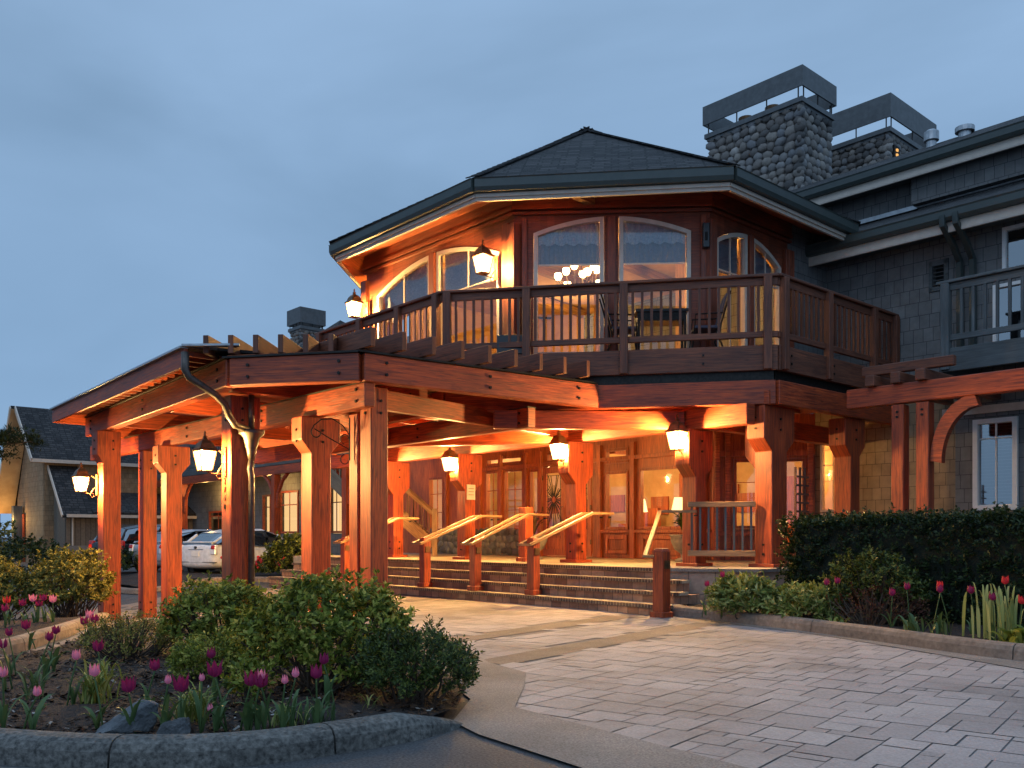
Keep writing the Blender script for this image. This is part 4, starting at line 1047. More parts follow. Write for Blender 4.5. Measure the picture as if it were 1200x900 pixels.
# ---- porch railing between the two right columns
pr_ = MB(); a, b = W(2.45, .88), W(2.72, -.02); d_ = (b - a).normalized(); n_ = Vector((d_.y, -d_.x, 0))
a = W(2.02, .88); b = W(2.66, -.05); d_ = (b - a).normalized(); n_ = Vector((d_.y, -d_.x, 0)); L_ = (b - a).length
m_ = MB(); m_.bar(a + DZ * 1.74, b + DZ * 1.74, .11, .09); rl = m_.build('porch_railing', 'rail_timber', lodge, bevel=.008)
m_ = MB(); m_.bar(a + DZ * .90, b + DZ * .90, .08, .10); m_.split('bottom_rail', 'rail_timber', rl, bevel=.008)
for k in range(8):
    m_ = MB(); s_ = L_ * (k + .5) / 8; m_.bar(a + d_ * s_ + DZ * .95, a + d_ * s_ + DZ * 1.70, .035, .035, up=n_); m_.build('baluster', 'grey_timber', rl)

# ================================================================== CANOPY (porte-cochere)
canopy = thing('timber_canopy', W(-2, 6, 0), 'big red timber canopy on heavy posts reaching out over the drive', 'canopy')
CB = [(-4.27, 12.3), (-4.80, 3.98), (-3.62, 2.34), (.72, 1.95)]     # outer ring of beams
for i in range(3):
    m_ = MB(); a, b = W(*CB[i], 3.6), W(*CB[i + 1], 3.6); e = (b - a).normalized()
    m_.bar(a - e * (.15 if i == 0 else -.0), b + e * (.0 if i < 2 else .1), .20, .40); bmm = m_.build('ring_beam', 'red_timber', canopy, bevel=.012)
    m_ = MB(); m_.bar(a + DZ * .215 - e * .1, b + DZ * .215 + e * .05, .26, .028); m_.build('cap_flashing', 'wrought_iron', bmm)
    n = Vector((e.y, -e.x, 0)); L_ = (b - a).length
    for s_ in ((.35, L_ * .5, L_ - .35) if L_ > 2.5 else (.3, L_ - .3)):
        for dz in (-.08, .09): m_ = MB(); q = a + e * s_ + n * .10 + DZ * dz; m_.tube([q, q + n * .02], .024, 8); m_.build('bolt', 'wrought_iron', bmm)
m_ = MB(); m_.bar(W(-4.1, 12.3, 3.6), W(2.2, 12.9, 3.6), .2, .4); m_.split('ring_beam', 'red_timber', canopy, bevel=.012)
# lower beams: along the front (two lines) and cross beams
for v_, u0, u1, z in ((-3.5, 2.30, 14.7, 3.225), (-.05, 2.6, 13.0, 3.225), (-1.9, 3.2, 12.2, 3.60)):
    m_ = MB(); m_.bar(W(v_, u0, z), W(v_, u1, z), .18, .35); b_ = m_.build('beam', 'red_timber', canopy, bevel=.012)
    m_ = MB(); m_.bar(W(v_, u0, z + .18), W(v_, u1, z + .18), .2, .012); m_.build('cap_flashing', 'dark_gutter', b_)
    for u_ in (u0 + .22, u0 + 3.2, u0 + 6.4):
        for dz in (-.08, .09): m_ = MB(); q = W(v_ - .09, u_, z + dz); m_.tube([q, q - DV * .02], .024, 8); m_.build('bolt', 'wrought_iron', b_)
for u_, v0 in ((4.5, -4.6), (7.35, -4.4), (10.2, -4.3)):
    m_ = MB(); m_.bar(W(v0, u_, 3.58), W(2.5, u_, 3.58), .18, .34); m_.build('cross_beam', 'red_timber', canopy, bevel=.012)
m_ = MB(); m_.bar(W(-3.3, 2.95, 3.30), W(2.4, 4.05, 3.30), .16, .30); m_.build('cross_beam', 'red_timber', canopy, bevel=.012)
m_ = MB(); m_.bar(W(-3.4, 4.1, 3.24), W(.2, 7.2, 3.24), .16, .30); m_.build('brace_beam', 'red_timber', canopy, bevel=.012)
m_ = MB(); m_.bar(W(-.4, 3.2, 3.22), W(2.2, 1.1, 3.22), .18, .32); m_.build('brace_beam', 'red_timber', canopy, bevel=.012)
m_ = MB(); m_.bar(W(.0, 7.2, 3.22), W(2.2, 4.0, 3.22), .18, .32); m_.build('brace_beam', 'red_timber', canopy, bevel=.012)
# deck boards over the beams
m_ = MB(); m_.prism([xy(*p) for p in [(-4.32, 12.35), (-4.86, 4.0), (-3.64, 2.4), (.66, 2.0), (.3, 12.8)]][::-1], 3.832, 3.86); m_.build('ceiling', 'ceiling_boards', canopy)
# rafters: square to the front face on the left, square to the right-hand beam on the right; tails past the beams
q2 = math.sqrt(2)
def rafter(a, b):
    e = (b - a).normalized(); sd_ = Vector((-e.y, e.x, 0)); z0, z1 = 3.862, 4.13
    m_ = MB(); m_.extrude([a + DZ * z0 - sd_ * .04, b + DZ * z0 - sd_ * .04, b + DZ * z1 - sd_ * .04, a + DZ * z1 - sd_ * .04], sd_ * .08, grain=e)
    m_.build('rafter', 'weathered_timber', canopy, bevel=.006)
for k in range(7):
    p_ = -6.55 + .37 * k; s0 = -1.05; s1 = s0 + 3.6
    rafter(W((s0 + p_ * q2) / 2, (s0 - p_ * q2) / 2), W((s1 + p_ * q2) / 2, (s1 - p_ * q2) / 2))
for k in range(9):
    v_ = -3.62 + .50 * k; u0 = 2.34 - .09 * (v_ + 3.62) - .30
    u1 = u0 + 2.2 if v_ < -.95 else (4.13 - (v_ + .80) * 1.309) - .08
    if u1 > u0 + .2: rafter(W(v_, u0), W(v_, u1))
# roof strip with fascia over the far-left side
R0, R1 = W(-5.40, 4.22), W(-5.0, 12.5)
m_ = MB(); m_.prism([xy(*p) for p in [(-5.0, 12.6), (-5.42, 4.2), (-4.2, 3.9), (-2.4, 6.0), (-2.2, 12.7)]][::-1], 3.93, 3.97); m_.build('roof', 'asphalt_shingles', canopy)
m_ = MB(); m_.bar(R0 + DZ * 3.79, R1 + DZ * 3.79, .05, .27); m_.build('fascia', 'red_timber', canopy, bevel=.006)
m_ = MB(); m_.bar(R1 + DZ * 3.79, W(-2.2, 12.7, 3.79), .05, .27); m_.build('fascia', 'red_timber', canopy, bevel=.006)
for k in range(22):
    t = (k + .4) / 22; a = R0.lerp(R1, t); b = W(-4.0, 4.3 + 8 * t); m_ = MB(); m_.bar(a + DZ * 3.875, b + DZ * 3.875, .05, .07); m_.build('outrigger', 'red_timber', canopy)
m_ = MB(); m_.bar(R0 + DZ * 3.935 - DV * .03, R1 + DZ * 3.935 - DV * .03, .12, .03); m_.build('drip_edge', 'galvanised', canopy)
m_ = MB(); m_.bar(W(-5.46, 4.22, 3.95), W(-4.75, 3.85, 4.0), .14, .03); m_.build('flashing', 'galvanised', canopy)
# posts
def post(v, u, z1, w_=.33, **k):
    p = W(v, u); return column(canopy, v, u, zg(p.x, p.y) - .04, z1, w_, w_, **k)
post(-4.33, 4.88, 3.40, .34, flare=.16, fz=.7, side='right')
post(-3.42, 3.98, 3.05, .34, flare=.17, fz=.36, side='both')
pc = post(-3.16, 2.72, 3.40, .30, flare=0)
m_ = MB(); p = W(-3.16, 3.04); m_.bar(W(-3.20, 3.06, zg(p.x, p.y) - .04), W(-3.20, 3.06, 3.04), .22, .24, up=DU); m_.build('post_half', 'red_timber', canopy, bevel=.012)
post(-3.42, 9.93, 3.05, .32, flare=.17, fz=.36, side='both')
post(-3.40, 11.35, 3.05, .30, flare=0)
post(-4.25, 11.2, 3.40, .36, flare=.12, fz=.5, side='left')
# house number on the lamp post
for k, ch in enumerate('2740'):
    cu = bpy.data.curves.new('house_number', 'FONT'); cu.body = ch; cu.size = .135; cu.extrude = .006; cu.align_x = 'CENTER'; cu.materials.append(MATS['wrought_iron'])
    tmp = bpy.data.objects.new('tmp', cu); COL.objects.link(tmp); bpy.context.view_layer.update()
    me = bpy.data.meshes.new_from_object(tmp); bpy.data.objects.remove(tmp); me.name = 'house_number'
    o = bpy.data.objects.new('house_number', me); COL.objects.link(o); o.parent = canopy
    p = W(-4.33 - .18, 4.90, 2.02 - .135 * k); o.location = p - canopy.location; o.rotation_euler = (R(90), 0, TH - R(90))
# downspout
ds = MB(); base = W(-4.2, 4.62)
ds.tube([W(-5.42, 4.2, 3.86), W(-5.42, 4.2, 3.60), W(-5.36, 4.2, 3.50), W(-4.95, 4.25, 3.30), W(-4.78, 4.3, 3.18), W(-4.7, 4.33, 3.02), W(-4.55, 4.45, 2.90), W(-4.27, 4.60, 2.86)], .055, 10)
dsp = ds.build('downspout', 'patina_pipe', canopy, smooth=True)
ds = MB(); ds.lathe([(.045, 2.36), (.07, 2.5), (.10, 2.62), (.13, 2.74), (.20, 2.80), (.21, 2.86), (.0, 2.87)], base, 14); ds.build('funnel', 'patina_pipe', dsp, smooth=True)
ds = MB(); ds.tube([base + DZ * 2.4, base + DZ * 2.25 - DV * .02, base + DZ * 2.1 - DU * .0, base + DZ * (zg(base.x, base.y))], .05, 10); ds.build('pipe', 'patina_pipe', dsp, smooth=True)
ds = MB(); ds.tube([base + DZ * 2.86, base + DZ * 3.42], .045, 10); ds.build('pipe', 'patina_pipe', dsp, smooth=True)
# hanging basket bracket on the corner post
hb = thing('scroll_bracket', W(-3.3, 3.1, 2.4), 'black wrought iron scrolled hanging bracket fixed to the front corner post', 'bracket')
def curl(c, r, a0, a1, ax, n=14, shrink=.4):
    return [c + ax * (math.cos(a0 + (a1 - a0) * i / n) * r * (1 - (1 - shrink) * i / n)) + DZ * (math.sin(a0 + (a1 - a0) * i / n) * r * (1 - (1 - shrink) * i / n)) for i in range(n + 1)]
o_ = W(-3.36, 3.08, 2.62); ax = (-Vector((1, 0, 0)) * .97 + Vector((0, -.1, 0))).normalized()
m_ = MB(); m_.tube([o_ + DZ * .36, o_ - DZ * .28], .012, 6); m_.build('back_bar', 'wrought_iron', hb)
m_ = MB(); m_.tube([o_ - DZ * .12, o_ + ax * .30 + DZ * .05, o_ + ax * .52 + DZ * .19], .009, 6); m_.build('stay', 'wrought_iron', hb)
m_ = MB(); m_.tube([o_ + DZ * .10, o_ + ax * .1 + DZ * .24, o_ + ax * .25 + DZ * .34, o_ + ax * .42 + DZ * .33, o_ + ax * .53 + DZ * .24] + curl(o_ + ax * .48 + DZ * .13, .1, 0.9, -3.6, ax), .010, 6); m_.build('arm', 'wrought_iron', hb)
for s_ in (1, -1):
    m_ = MB(); m_.tube(curl(o_ + ax * .06 + DZ * (.05 if s_ > 0 else -.28), .09, -1.4 * s_, 3.4 * s_, ax), .008, 6); m_.build('scroll', 'wrought_iron', hb)

# ================================================================== LANTERNS
def lantern_proto():
    t = thing('wall_lantern', (0, 0, 0), '', 'lantern', 'wall lanterns on posts and walls')
    m_ = MB(); m_.mesh([(0, -.055, -.22), (.025, -.055, -.22), (.025, .055, -.22), (0, .055, -.22), (0, -.055, .22), (.025, -.055, .22), (.025, .055, .22), (0, .055, .22)], [(3, 2, 1, 0), (4, 5, 6, 7), (0, 1, 5, 4), (1, 2, 6, 5), (2, 3, 7, 6), (3, 0, 4, 7)]); m_.build('back_plate', 'red_timber', t)
    m_ = MB(); m_.tube([(.02, 0, .10), (.09, 0, .17), (.15, 0, .18), (.20, 0, .12)], .009, 6); m_.build('arm', 'bronze', t)
    m_ = MB(); m_.tube([(.02, 0, -.02), (.10, 0, -.12), (.15, 0, -.22), (.11, 0, -.27), (.06, 0, -.24), (.08, 0, -.19), (.20, 0, -.19), (.30, 0, -.17)], .010, 6); m_.build('scroll', 'bronze', t)
    c = Vector((.33, 0, 0)); q2_ = math.sqrt(2)
    m_ = MB(); m_.lathe([(.085 * q2_, -.165), (.092 * q2_, -.15), (.085 * q2_, -.14), (.0, -.14)], c, 4, R(45)); m_.build('base', 'bronze', t)
    m_ = MB()
    for sx_, sy_ in ((1, 1), (1, -1), (-1, 1), (-1, -1)): m_.bar(c + Vector((.082 * sx_, .082 * sy_, -.15)), c + Vector((.132 * sx_, .132 * sy_, .15)), .012, .012)
    for sx_, sy_, ex, ey in ((1, 1, 1, -1), (1, -1, -1, -1), (-1, -1, -1, 1), (-1, 1, 1, 1)): m_.bar(c + Vector((.132 * sx_, .132 * sy_, .15)), c + Vector((.132 * ex, .132 * ey, .15)), .014, .014)
    m_.build('frame', 'bronze', t)
    m_ = MB(); m_.lathe([(.15 * q2_, .15), (.155 * q2_, .165), (.12 * q2_, .20), (.095 * q2_, .27), (.06 * q2_, .315), (.03 * q2_, .335), (.03, .36), (.045, .375), (.02, .39), (.012, .42), (.022, .435), (.0, .47)], c, 4, R(45)); m_.build('cap', 'bronze', t)
    m_ = MB(); m_.lathe([(.078 * q2_, -.14), (.127 * q2_, .145)], c, 4, R(45)); m_.f = m_.f[:4]; m_.uv = m_.uv[:4]; m_.build('glass', 'lantern_glow', t)
    m_ = MB(); m_.ball(c + Vector((0, 0, -.01)), .045, 8, (1, 1, 1.5)); m_.build('bulb', 'bulb_glow', t, smooth=True)
    point_light(c, LAMP_W, LAMP_COL, .07, t)
    return t
LN = lantern_proto(); AV = math.atan2(-ST, -CT)
spots = [(W(2.15, .95, 2.83), AV, 1.0, 'lit lantern on the porch column beside the railing, rightmost under the balcony'),
         (W(2.15, 3.83, 2.84), AV, 1.0, 'lit lantern on the porch column directly in front of the stained glass doors'),
         (W(2.15, 7.3, 2.80), AV, 1.0, 'lit lantern on the porch column that carries the small white plaque'),
         (W(2.15, 10.15, 2.80), AV, 1.0, 'lit lantern half hidden behind the tall front corner post, on the farthest porch column'),
         (W(-4.51, 4.88, 2.36), AV, 1.0, 'lit lantern above the house number on the post with the downspout'),
         (W(-4.44, 11.35, 2.28), AV, 1.0, 'lit lantern on the farthest left canopy post, in front of the gabled house'),
         (W(.24, 3.86, 6.12), AV, .5, 'lit lantern between two arched windows at the front left corner of the upper room'),
         (W(.24, 8.22, 6.12), AV, .9, 'lit lantern at the far left end of the upper room, just above the handrail')]
for i, (p, a, pw, lb_) in enumerate(spots):
    o = LN if i == 0 else copy_tree(LN); o.location = p; o.rotation_euler.z = a; o['label'] = lb_
    for ch in o.children:
        if ch.type == 'LIGHT' and pw != 1.0: ch.data = ch.data.copy(); ch.data.energy = LAMP_W * pw
bx_ = thing('wall_speaker', W(2.72, .92, 6.1), 'small black unlit box fitting on the corner board right of the big arched windows', 'speaker')
m_ = MB(); c = W(2.70, 1.12 - .25, 6.45) + fn * .0; c = W(2.76, 1.06, 6.55) + fn * .12; m_.bar(c - DZ * .22, c + DZ * .22, .12, .10, up=fn); m_.build('housing', 'black_paint', bx_, bevel=.01)
m_ = MB(); m_.bar(c - DZ * .10 + fn * .05, c + DZ * .05 + fn * .05, .05, .02, up=fn); m_.build('grille', 'dark_void', bx_)

# ================================================================== PLAQUE, HANDRAILS
pq = thing('notice_plaque', W(2.3, 7.1, 2.1), 'small cream notice plaque on the porch column left of the urn', 'sign')
m_ = MB(); m_.bar(W(2.3, 7.135, 2.02), W(2.3, 7.135, 2.36), .24, .02, up=DU); m_.build('panel', 'cream_trim', pq)
m_ = MB()
for k in range(3): m_.bar(W(2.22, 7.12, 2.27 - k * .07), W(2.38, 7.12, 2.27 - k * .07), .004, .012)
m_.build('text_rule', 'bronze', pq)
def handrail(u, v_post, z_base, label, vend=2.15, zend=1.62, single=False, hp=.98, wpost=.17, du=0.0):
    t = thing('stair_handrail', W(v_post, u, z_base), label, 'handrail', 'handrails up the entrance steps')
    zt = z_base + hp; h = wpost / 2
    m_ = MB(); m_.bar(W(v_post, u, z_base), W(v_post, u, zt - .03), wpost, wpost, up=DV); m_.mesh([W(v_post + a, u + b, zt - .03) for a, b in ((-h, -h), (h, -h), (h, h), (-h, h))] + [W(v_post + a, u + b, zt + .02) for a, b in ((-h * .7, -h * .7), (h * .7, -h * .7), (h * .7, h * .7), (-h * .7, h * .7))], [(0, 1, 5, 4), (1, 2, 6, 5), (2, 3, 7, 6), (3, 0, 4, 7), (4, 5, 6, 7)]); m_.build('post', 'red_timber', t, bevel=.008)
    m_ = MB(); m_.bar(W(v_post, u, z_base), W(v_post, u, z_base + .09), wpost + .06, wpost + .06, up=DV); m_.build('base', 'red_timber', t, bevel=.008)
    zb = zt - .10; off = h + .05
    sides = (off,) if single else (off, -off)
    for s_ in sides:
        u_ = u + s_; m_ = MB()
        c, d = W(vend - .55, u_ + du, zend), W(vend, u_ + (du - .35 if du else 0), zend)
        a = W(v_post - .20, u_, zb)
        m_.bar(a, c, .065, .045); m_.bar(c, d, .065, .045); m_.split('rail', 'rail_timber', t, bevel=.006)
        m_ = MB(); m_.bar(W(vend - .06, u_ + (du - .35 if du else 0), zend - .07), W(vend - .06, u + (s_ * .6) + (du - .35 if du else 0), zend - .07), .03, .03); m_.build('rail_bracket', 'wrought_iron', t)
    m_ = MB(); m_.bar(W(v_post - .20, u - off - .03 if not single else u, zb), W(v_post - .20, u + off + .03, zb), .065, .045); m_.build('end_rail', 'rail_timber', t, bevel=.006)
    m_ = MB(); m_.bar(W(v_post, u - h - .012, z_base + hp - .28), W(v_post, u - h - .012, z_base + hp - .16), .11, .02, up=DU); m_.build('step_light', 'bronze', t)
    return t
handrail(2.85, .22, .1675, 'double handrail on a red post, between the number two rail and the right newel, ending at the column before the doors')
handrail(4.45, .22, .1675, 'double handrail rising to a short free-standing red post on the porch', vend=2.0)
handrail(6.05, .22, .1675, 'double handrail rising to the porch column with the white plaque')
handrail(9.09, .22, .1675, 'short handrail seen left of the tall front corner post, farthest along the steps')
nw = handrail(-.29, -.15, .0, 'dark newel post with a single rail at the right end of the steps', vend=2.1, single=True, wpost=.19, hp=1.0, du=1.25)
for o_ in bpy.data.objects:
    if o_.get('label', '').startswith('double handrail on a red post'): o_['label'] = 'double handrail nearest the right newel, ending at the column before the doors'
mp_ = thing('porch_post', W(2.02, 5.02, ZF), 'short free-standing red post on the porch edge beside the potted urn', 'post')
m_ = MB(); m_.bar(W(2.04, 5.02, ZF), W(2.04, 5.02, ZF + 1.12), .22, .22, up=DV); m_.build('post', 'red_timber', mp_, bevel=.01)
m_ = MB(); m_.bar(W(2.04, 5.02, ZF), W(2.04, 5.02, ZF + .09), .30, .30, up=DV); m_.build('base', 'red_timber', mp_, bevel=.01)

# ================================================================== TRELLIS by corner column
tl_ = thing('garden_trellis', W(3.2, -.5, .5), 'narrow dark lattice trellis standing against the big corner column', 'trellis')
for k in range(3): m_ = MB(); m_.bar(W(2.96 + .15 * k, -.62, .12), W(2.96 + .15 * k, -.62, 2.35), .03, .03, up=DU); m_.build('upright', 'weathered_timber', tl_)
for k in range(13): m_ = MB(); m_.bar(W(2.90, -.66, .45 + k * .145), W(3.32, -.66, .45 + k * .145), .02, .03); m_.build('slat', 'weathered_timber', tl_)

# ================================================================== PERGOLA AND GREY BALCONY OF THE RIGHT WING
pg = thing('side_pergola', W(3.8, -2.2, 0), 'red timber pergola on paired posts in front of the shingled right wing', 'pergola')
for u_ in (-1.98, -2.38):
    m_ = MB(); m_.bar(W(3.85, u_, 0), W(3.85, u_, 3.32), .22, .20, up=DU); m_.build('post', 'red_timber', pg, bevel=.012)
    m_ = MB()
    for z_ in (3.12, 3.2): m_.tube([W(3.74, u_, z_), W(3.72, u_, z_)], .02, 8)
    m_.split('bolt', 'wrought_iron', pg)
m_ = MB(); m_.bar(W(3.85, -1.1, 3.5), W(3.85, -9, 3.5), .18, .32); m_.build('beam', 'red_timber', pg, bevel=.012)
for u_ in (-1.55, -1.98, -2.38):
    m_ = MB(); m_.bar(W(3.66, u_, 3.75), W(6.8, u_, 3.75), .16, .18); m_.build('cross_beam', 'weathered_timber', pg, bevel=.012)
m_ = MB(); m_.bar(W(3.95, -1.3, 3.95), W(3.95, -2.8, 3.95), .12, .16); m_.build('purlin', 'weathered_timber', pg, bevel=.012)
A_, B_ = [], []
for k in range(13):
    an = R(90) * k / 12; A_.append((-2.49 - .66 * (1 - math.cos(an)), 2.38 + .98 * math.sin(an))); B_.append((-2.66 - .55 * (1 - math.cos(an)), 2.34 + .84 * math.sin(an)))
m_ = MB()
for k in range(12): m_.extrude([W(3.78, *A_[k]), W(3.78, *A_[k + 1]), W(3.78, *B_[k + 1]), W(3.78, *B_[k])], DV * .14)
m_.build('curved_brace', 'red_timber', pg)
gb = MB(); gb.box(5.40, 6.88, -9, -2.05, 4.28, 4.42); gbo = gb.build('balcony', 'grey_timber', lodge); gbo['label'] = 'grey painted balcony at the right edge'
gb = MB(); gb.bar(W(5.34, -2.0, 4.22), W(5.34, -9, 4.22), .08, .40); gb.bar(W(5.34, -2.03, 4.22), W(6.88, -2.03, 4.22), .08, .40); gb.split('rim_board', 'grey_timber', gbo, bevel=.008)
gb = MB(); gb.bar(W(5.34, -1.95, 5.56), W(5.34, -9, 5.56), .17, .05); gb.split('handrail', 'grey_timber', gbo, bevel=.008)
gb = MB(); gb.bar(W(5.34, -2.0, 5.47), W(5.34, -9, 5.47), .05, .12); gb.bar(W(5.34, -2.0, 4.60), W(5.34, -9, 4.60), .06, .10); gb.split('rail_bar', 'grey_timber', gbo, bevel=.006)
gb = MB(); gb.bar(W(5.32, -2.10, 4.05), W(5.32, -2.10, 5.53), .16, .14, up=DU); gb.split('post', 'grey_timber', gbo, bevel=.008)
u_ = -2.35
while u_ > -4.9:
    m_ = MB(); m_.bar(W(5.34, u_, 4.64), W(5.34, u_, 5.42), .045, .045, up=DU); m_.build('baluster', 'grey_timber', gbo); u_ -= .19

# ================================================================== FURNISHINGS
def table_lamp(p, label, s=1.0):
    t = thing('table_lamp', p, label, 'lamp', 'table lamps in the lobby')
    m_ = MB(); m_.lathe([(.09, 0), (.10, .02), (.03, .05), (.06, .16), (.07, .24), (.02, .34), (.015, .44)], p, 12); m_.build('base', 'bronze', t, smooth=True)
    m_ = MB(); m_.lathe([(.19, .38), (.12, .70)], p, 18); m_.f = m_.f[:18]; m_.uv = m_.uv[:18]; m_.build('lamp_shade', 'shade_glow', t, smooth=True)
    return t
ct = thing('console_table', W(6.5, 5.2, .67), 'dark wooden console table in the lobby behind the narrow side light', 'table')
m_ = MB(); m_.box(6.3, 6.8, 4.0, 6.2, 1.36, 1.41); m_.build('top', 'red_timber', ct, bevel=.005)
for v_, u_ in ((6.35, 4.05), (6.75, 4.05), (6.35, 6.15), (6.75, 6.15)): m_ = MB(); m_.bar(W(v_, u_, .67), W(v_, u_, 1.36), .06, .06, up=DU); m_.build('leg', 'red_timber', ct)
table_lamp(W(6.55, 5.75, 1.41), 'glowing table lamp seen through the narrow side light right of the doors')
table_lamp(W(6.55, 4.55, 1.41), 'glowing table lamp at the left edge of the wide lobby window')
ex = thing('exit_sign', W(8.0, 4.6, 2.7), 'small pale green lit sign hanging inside the wide lobby window', 'sign')
m_ = MB(); m_.bar(W(8.0, 4.95, 2.62), W(8.0, 4.62, 2.62), .04, .20); m_.build('sign_face', 'sign_light', ex)
m_ = MB(); m_.bar(W(8.0, 4.8, 2.72), W(8.0, 4.8, 3.43), .02, .02); m_.build('hanger', 'bronze', ex)
# antler chandelier
ch = thing('antler_chandelier', W(1.95, 3.35, 6.0), 'antler chandelier with many small glowing shades inside the left arched front window', 'chandelier')
cc_ = W(1.95, 3.35, 5.92)
m_ = MB(); m_.tube([cc_ + DZ * 1.4, cc_ + DZ * .15], .012, 6); m_.build('chain', 'bronze', ch)
rnd = random.Random(3)
for k in range(9):
    a = 2 * math.pi * k / 9; r_ = .48 if k % 2 else .30; hz = .16 if k % 2 else .34
    d_ = Vector((math.cos(a), math.sin(a), 0)); m_ = MB()
    m_.tube([cc_ + DZ * .1, cc_ + d_ * r_ * .4 - DZ * .05, cc_ + d_ * r_ * .8 + DZ * .0, cc_ + d_ * r_ + DZ * hz], [.022, .02, .016, .01], 6); m_.tube([cc_ + d_ * r_ * .7, cc_ + d_ * (r_ * .9) + Vector((-d_.y, d_.x, 0)) * .1 + DZ * .12], [.014, .004], 5)
    am = m_.build('antler_arm', 'rail_timber', ch, smooth=True)
    m_ = MB(); m_.lathe([(.045, 0), (.075, .06), (.065, .12), (.03, .13)], cc_ + d_ * r_ + DZ * hz, 10); m_.build('lamp_shade', 'bulb_glow', ch, smooth=True)
# patio set on the balcony
pt = thing('patio_table', W(2.0, 1.35, bz), 'small dark patio table on the balcony in front of the middle arched window', 'table')
tc_ = W(1.93, 1.40, 0); ex_ = (W(2.82, 1.0) - W(.34, 3.48)).normalized(); ey_ = Vector((-ex_.y, ex_.x, 0))
m_ = MB(); m_.bar(tc_ - ex_ * .46 + DZ * 5.12, tc_ + ex_ * .46 + DZ * 5.12, .5, .05); m_.build('top', 'black_paint', pt, bevel=.006)
m_ = MB(); m_.bar(tc_ - ex_ * .42 + DZ * 5.02, tc_ + ex_ * .42 + DZ * 5.02, .44, .16); m_.build('apron', 'wrought_iron', pt)
for sx_ in (-1, 1):
    for sy_ in (-1, 1): m_ = MB(); m_.bar(tc_ + ex_ * .40 * sx_ + ey_ * .2 * sy_ + DZ * 4.385, tc_ + ex_ * .40 * sx_ + ey_ * .2 * sy_ + DZ * 5.0, .045, .045, up=ex_); m_.build('leg', 'wrought_iron', pt)
def patio_chair(c, fx, label):
    t = thing('patio_chair', c + DZ * 4.385, label, 'chair', 'patio chairs on the balcony'); fx = fx.normalized(); fy = Vector((-fx.y, fx.x, 0)); B = c + DZ * 4.385
    m_ = MB(); m_.bar(B - fx * .2 + DZ * .44, B + fx * .22 + DZ * .44, .44, .05); m_.build('seat', 'upholstery', t, bevel=.01)
    m_ = MB(); m_.bar(B - fx * .20 + DZ * .50, B - fx * .34 + DZ * 1.02, .42, .03, up=fx); m_.build('backrest', 'upholstery', t, bevel=.01)
    for s_ in (-.21, .21):
        m_ = MB(); m_.tube([B - fx * .40 + fy * s_ + DZ * 1.06, B - fx * .24 + fy * s_ + DZ * .5, B - fx * .20 + fy * s_ + DZ * .25, B - fx * .30 + fy * s_], .016, 6); m_.build('leg', 'wrought_iron', t)
        m_ = MB(); m_.tube([B - fx * .27 + fy * s_ + DZ * .68, B + fx * .2 + fy * s_ + DZ * .66, B + fx * .22 + fy * s_ + DZ * .4, B + fx * .26 + fy * s_], .014, 6); m_.build('leg', 'wrought_iron', t)
patio_chair(tc_ - ex_ * .66, ex_, 'dark metal patio chair left of the table on the balcony')
patio_chair(tc_ + ex_ * .78, -ex_, 'dark metal patio chair right of the table on the balcony')
for k, (v_, u_) in enumerate(((.05, 3.25),)):
    c = W(v_, u_, bz); pb = thing('planter_box', c, 'dark planter box with a small clipped plant behind the balcony balusters, below the front lantern', 'planter')
    m_ = MB(); m_.bar(c - ex_ * .24 + DZ * .17, c + ex_ * .24 + DZ * .17, .3, .34); m_.build('box', 'black_paint', pb, bevel=.01)

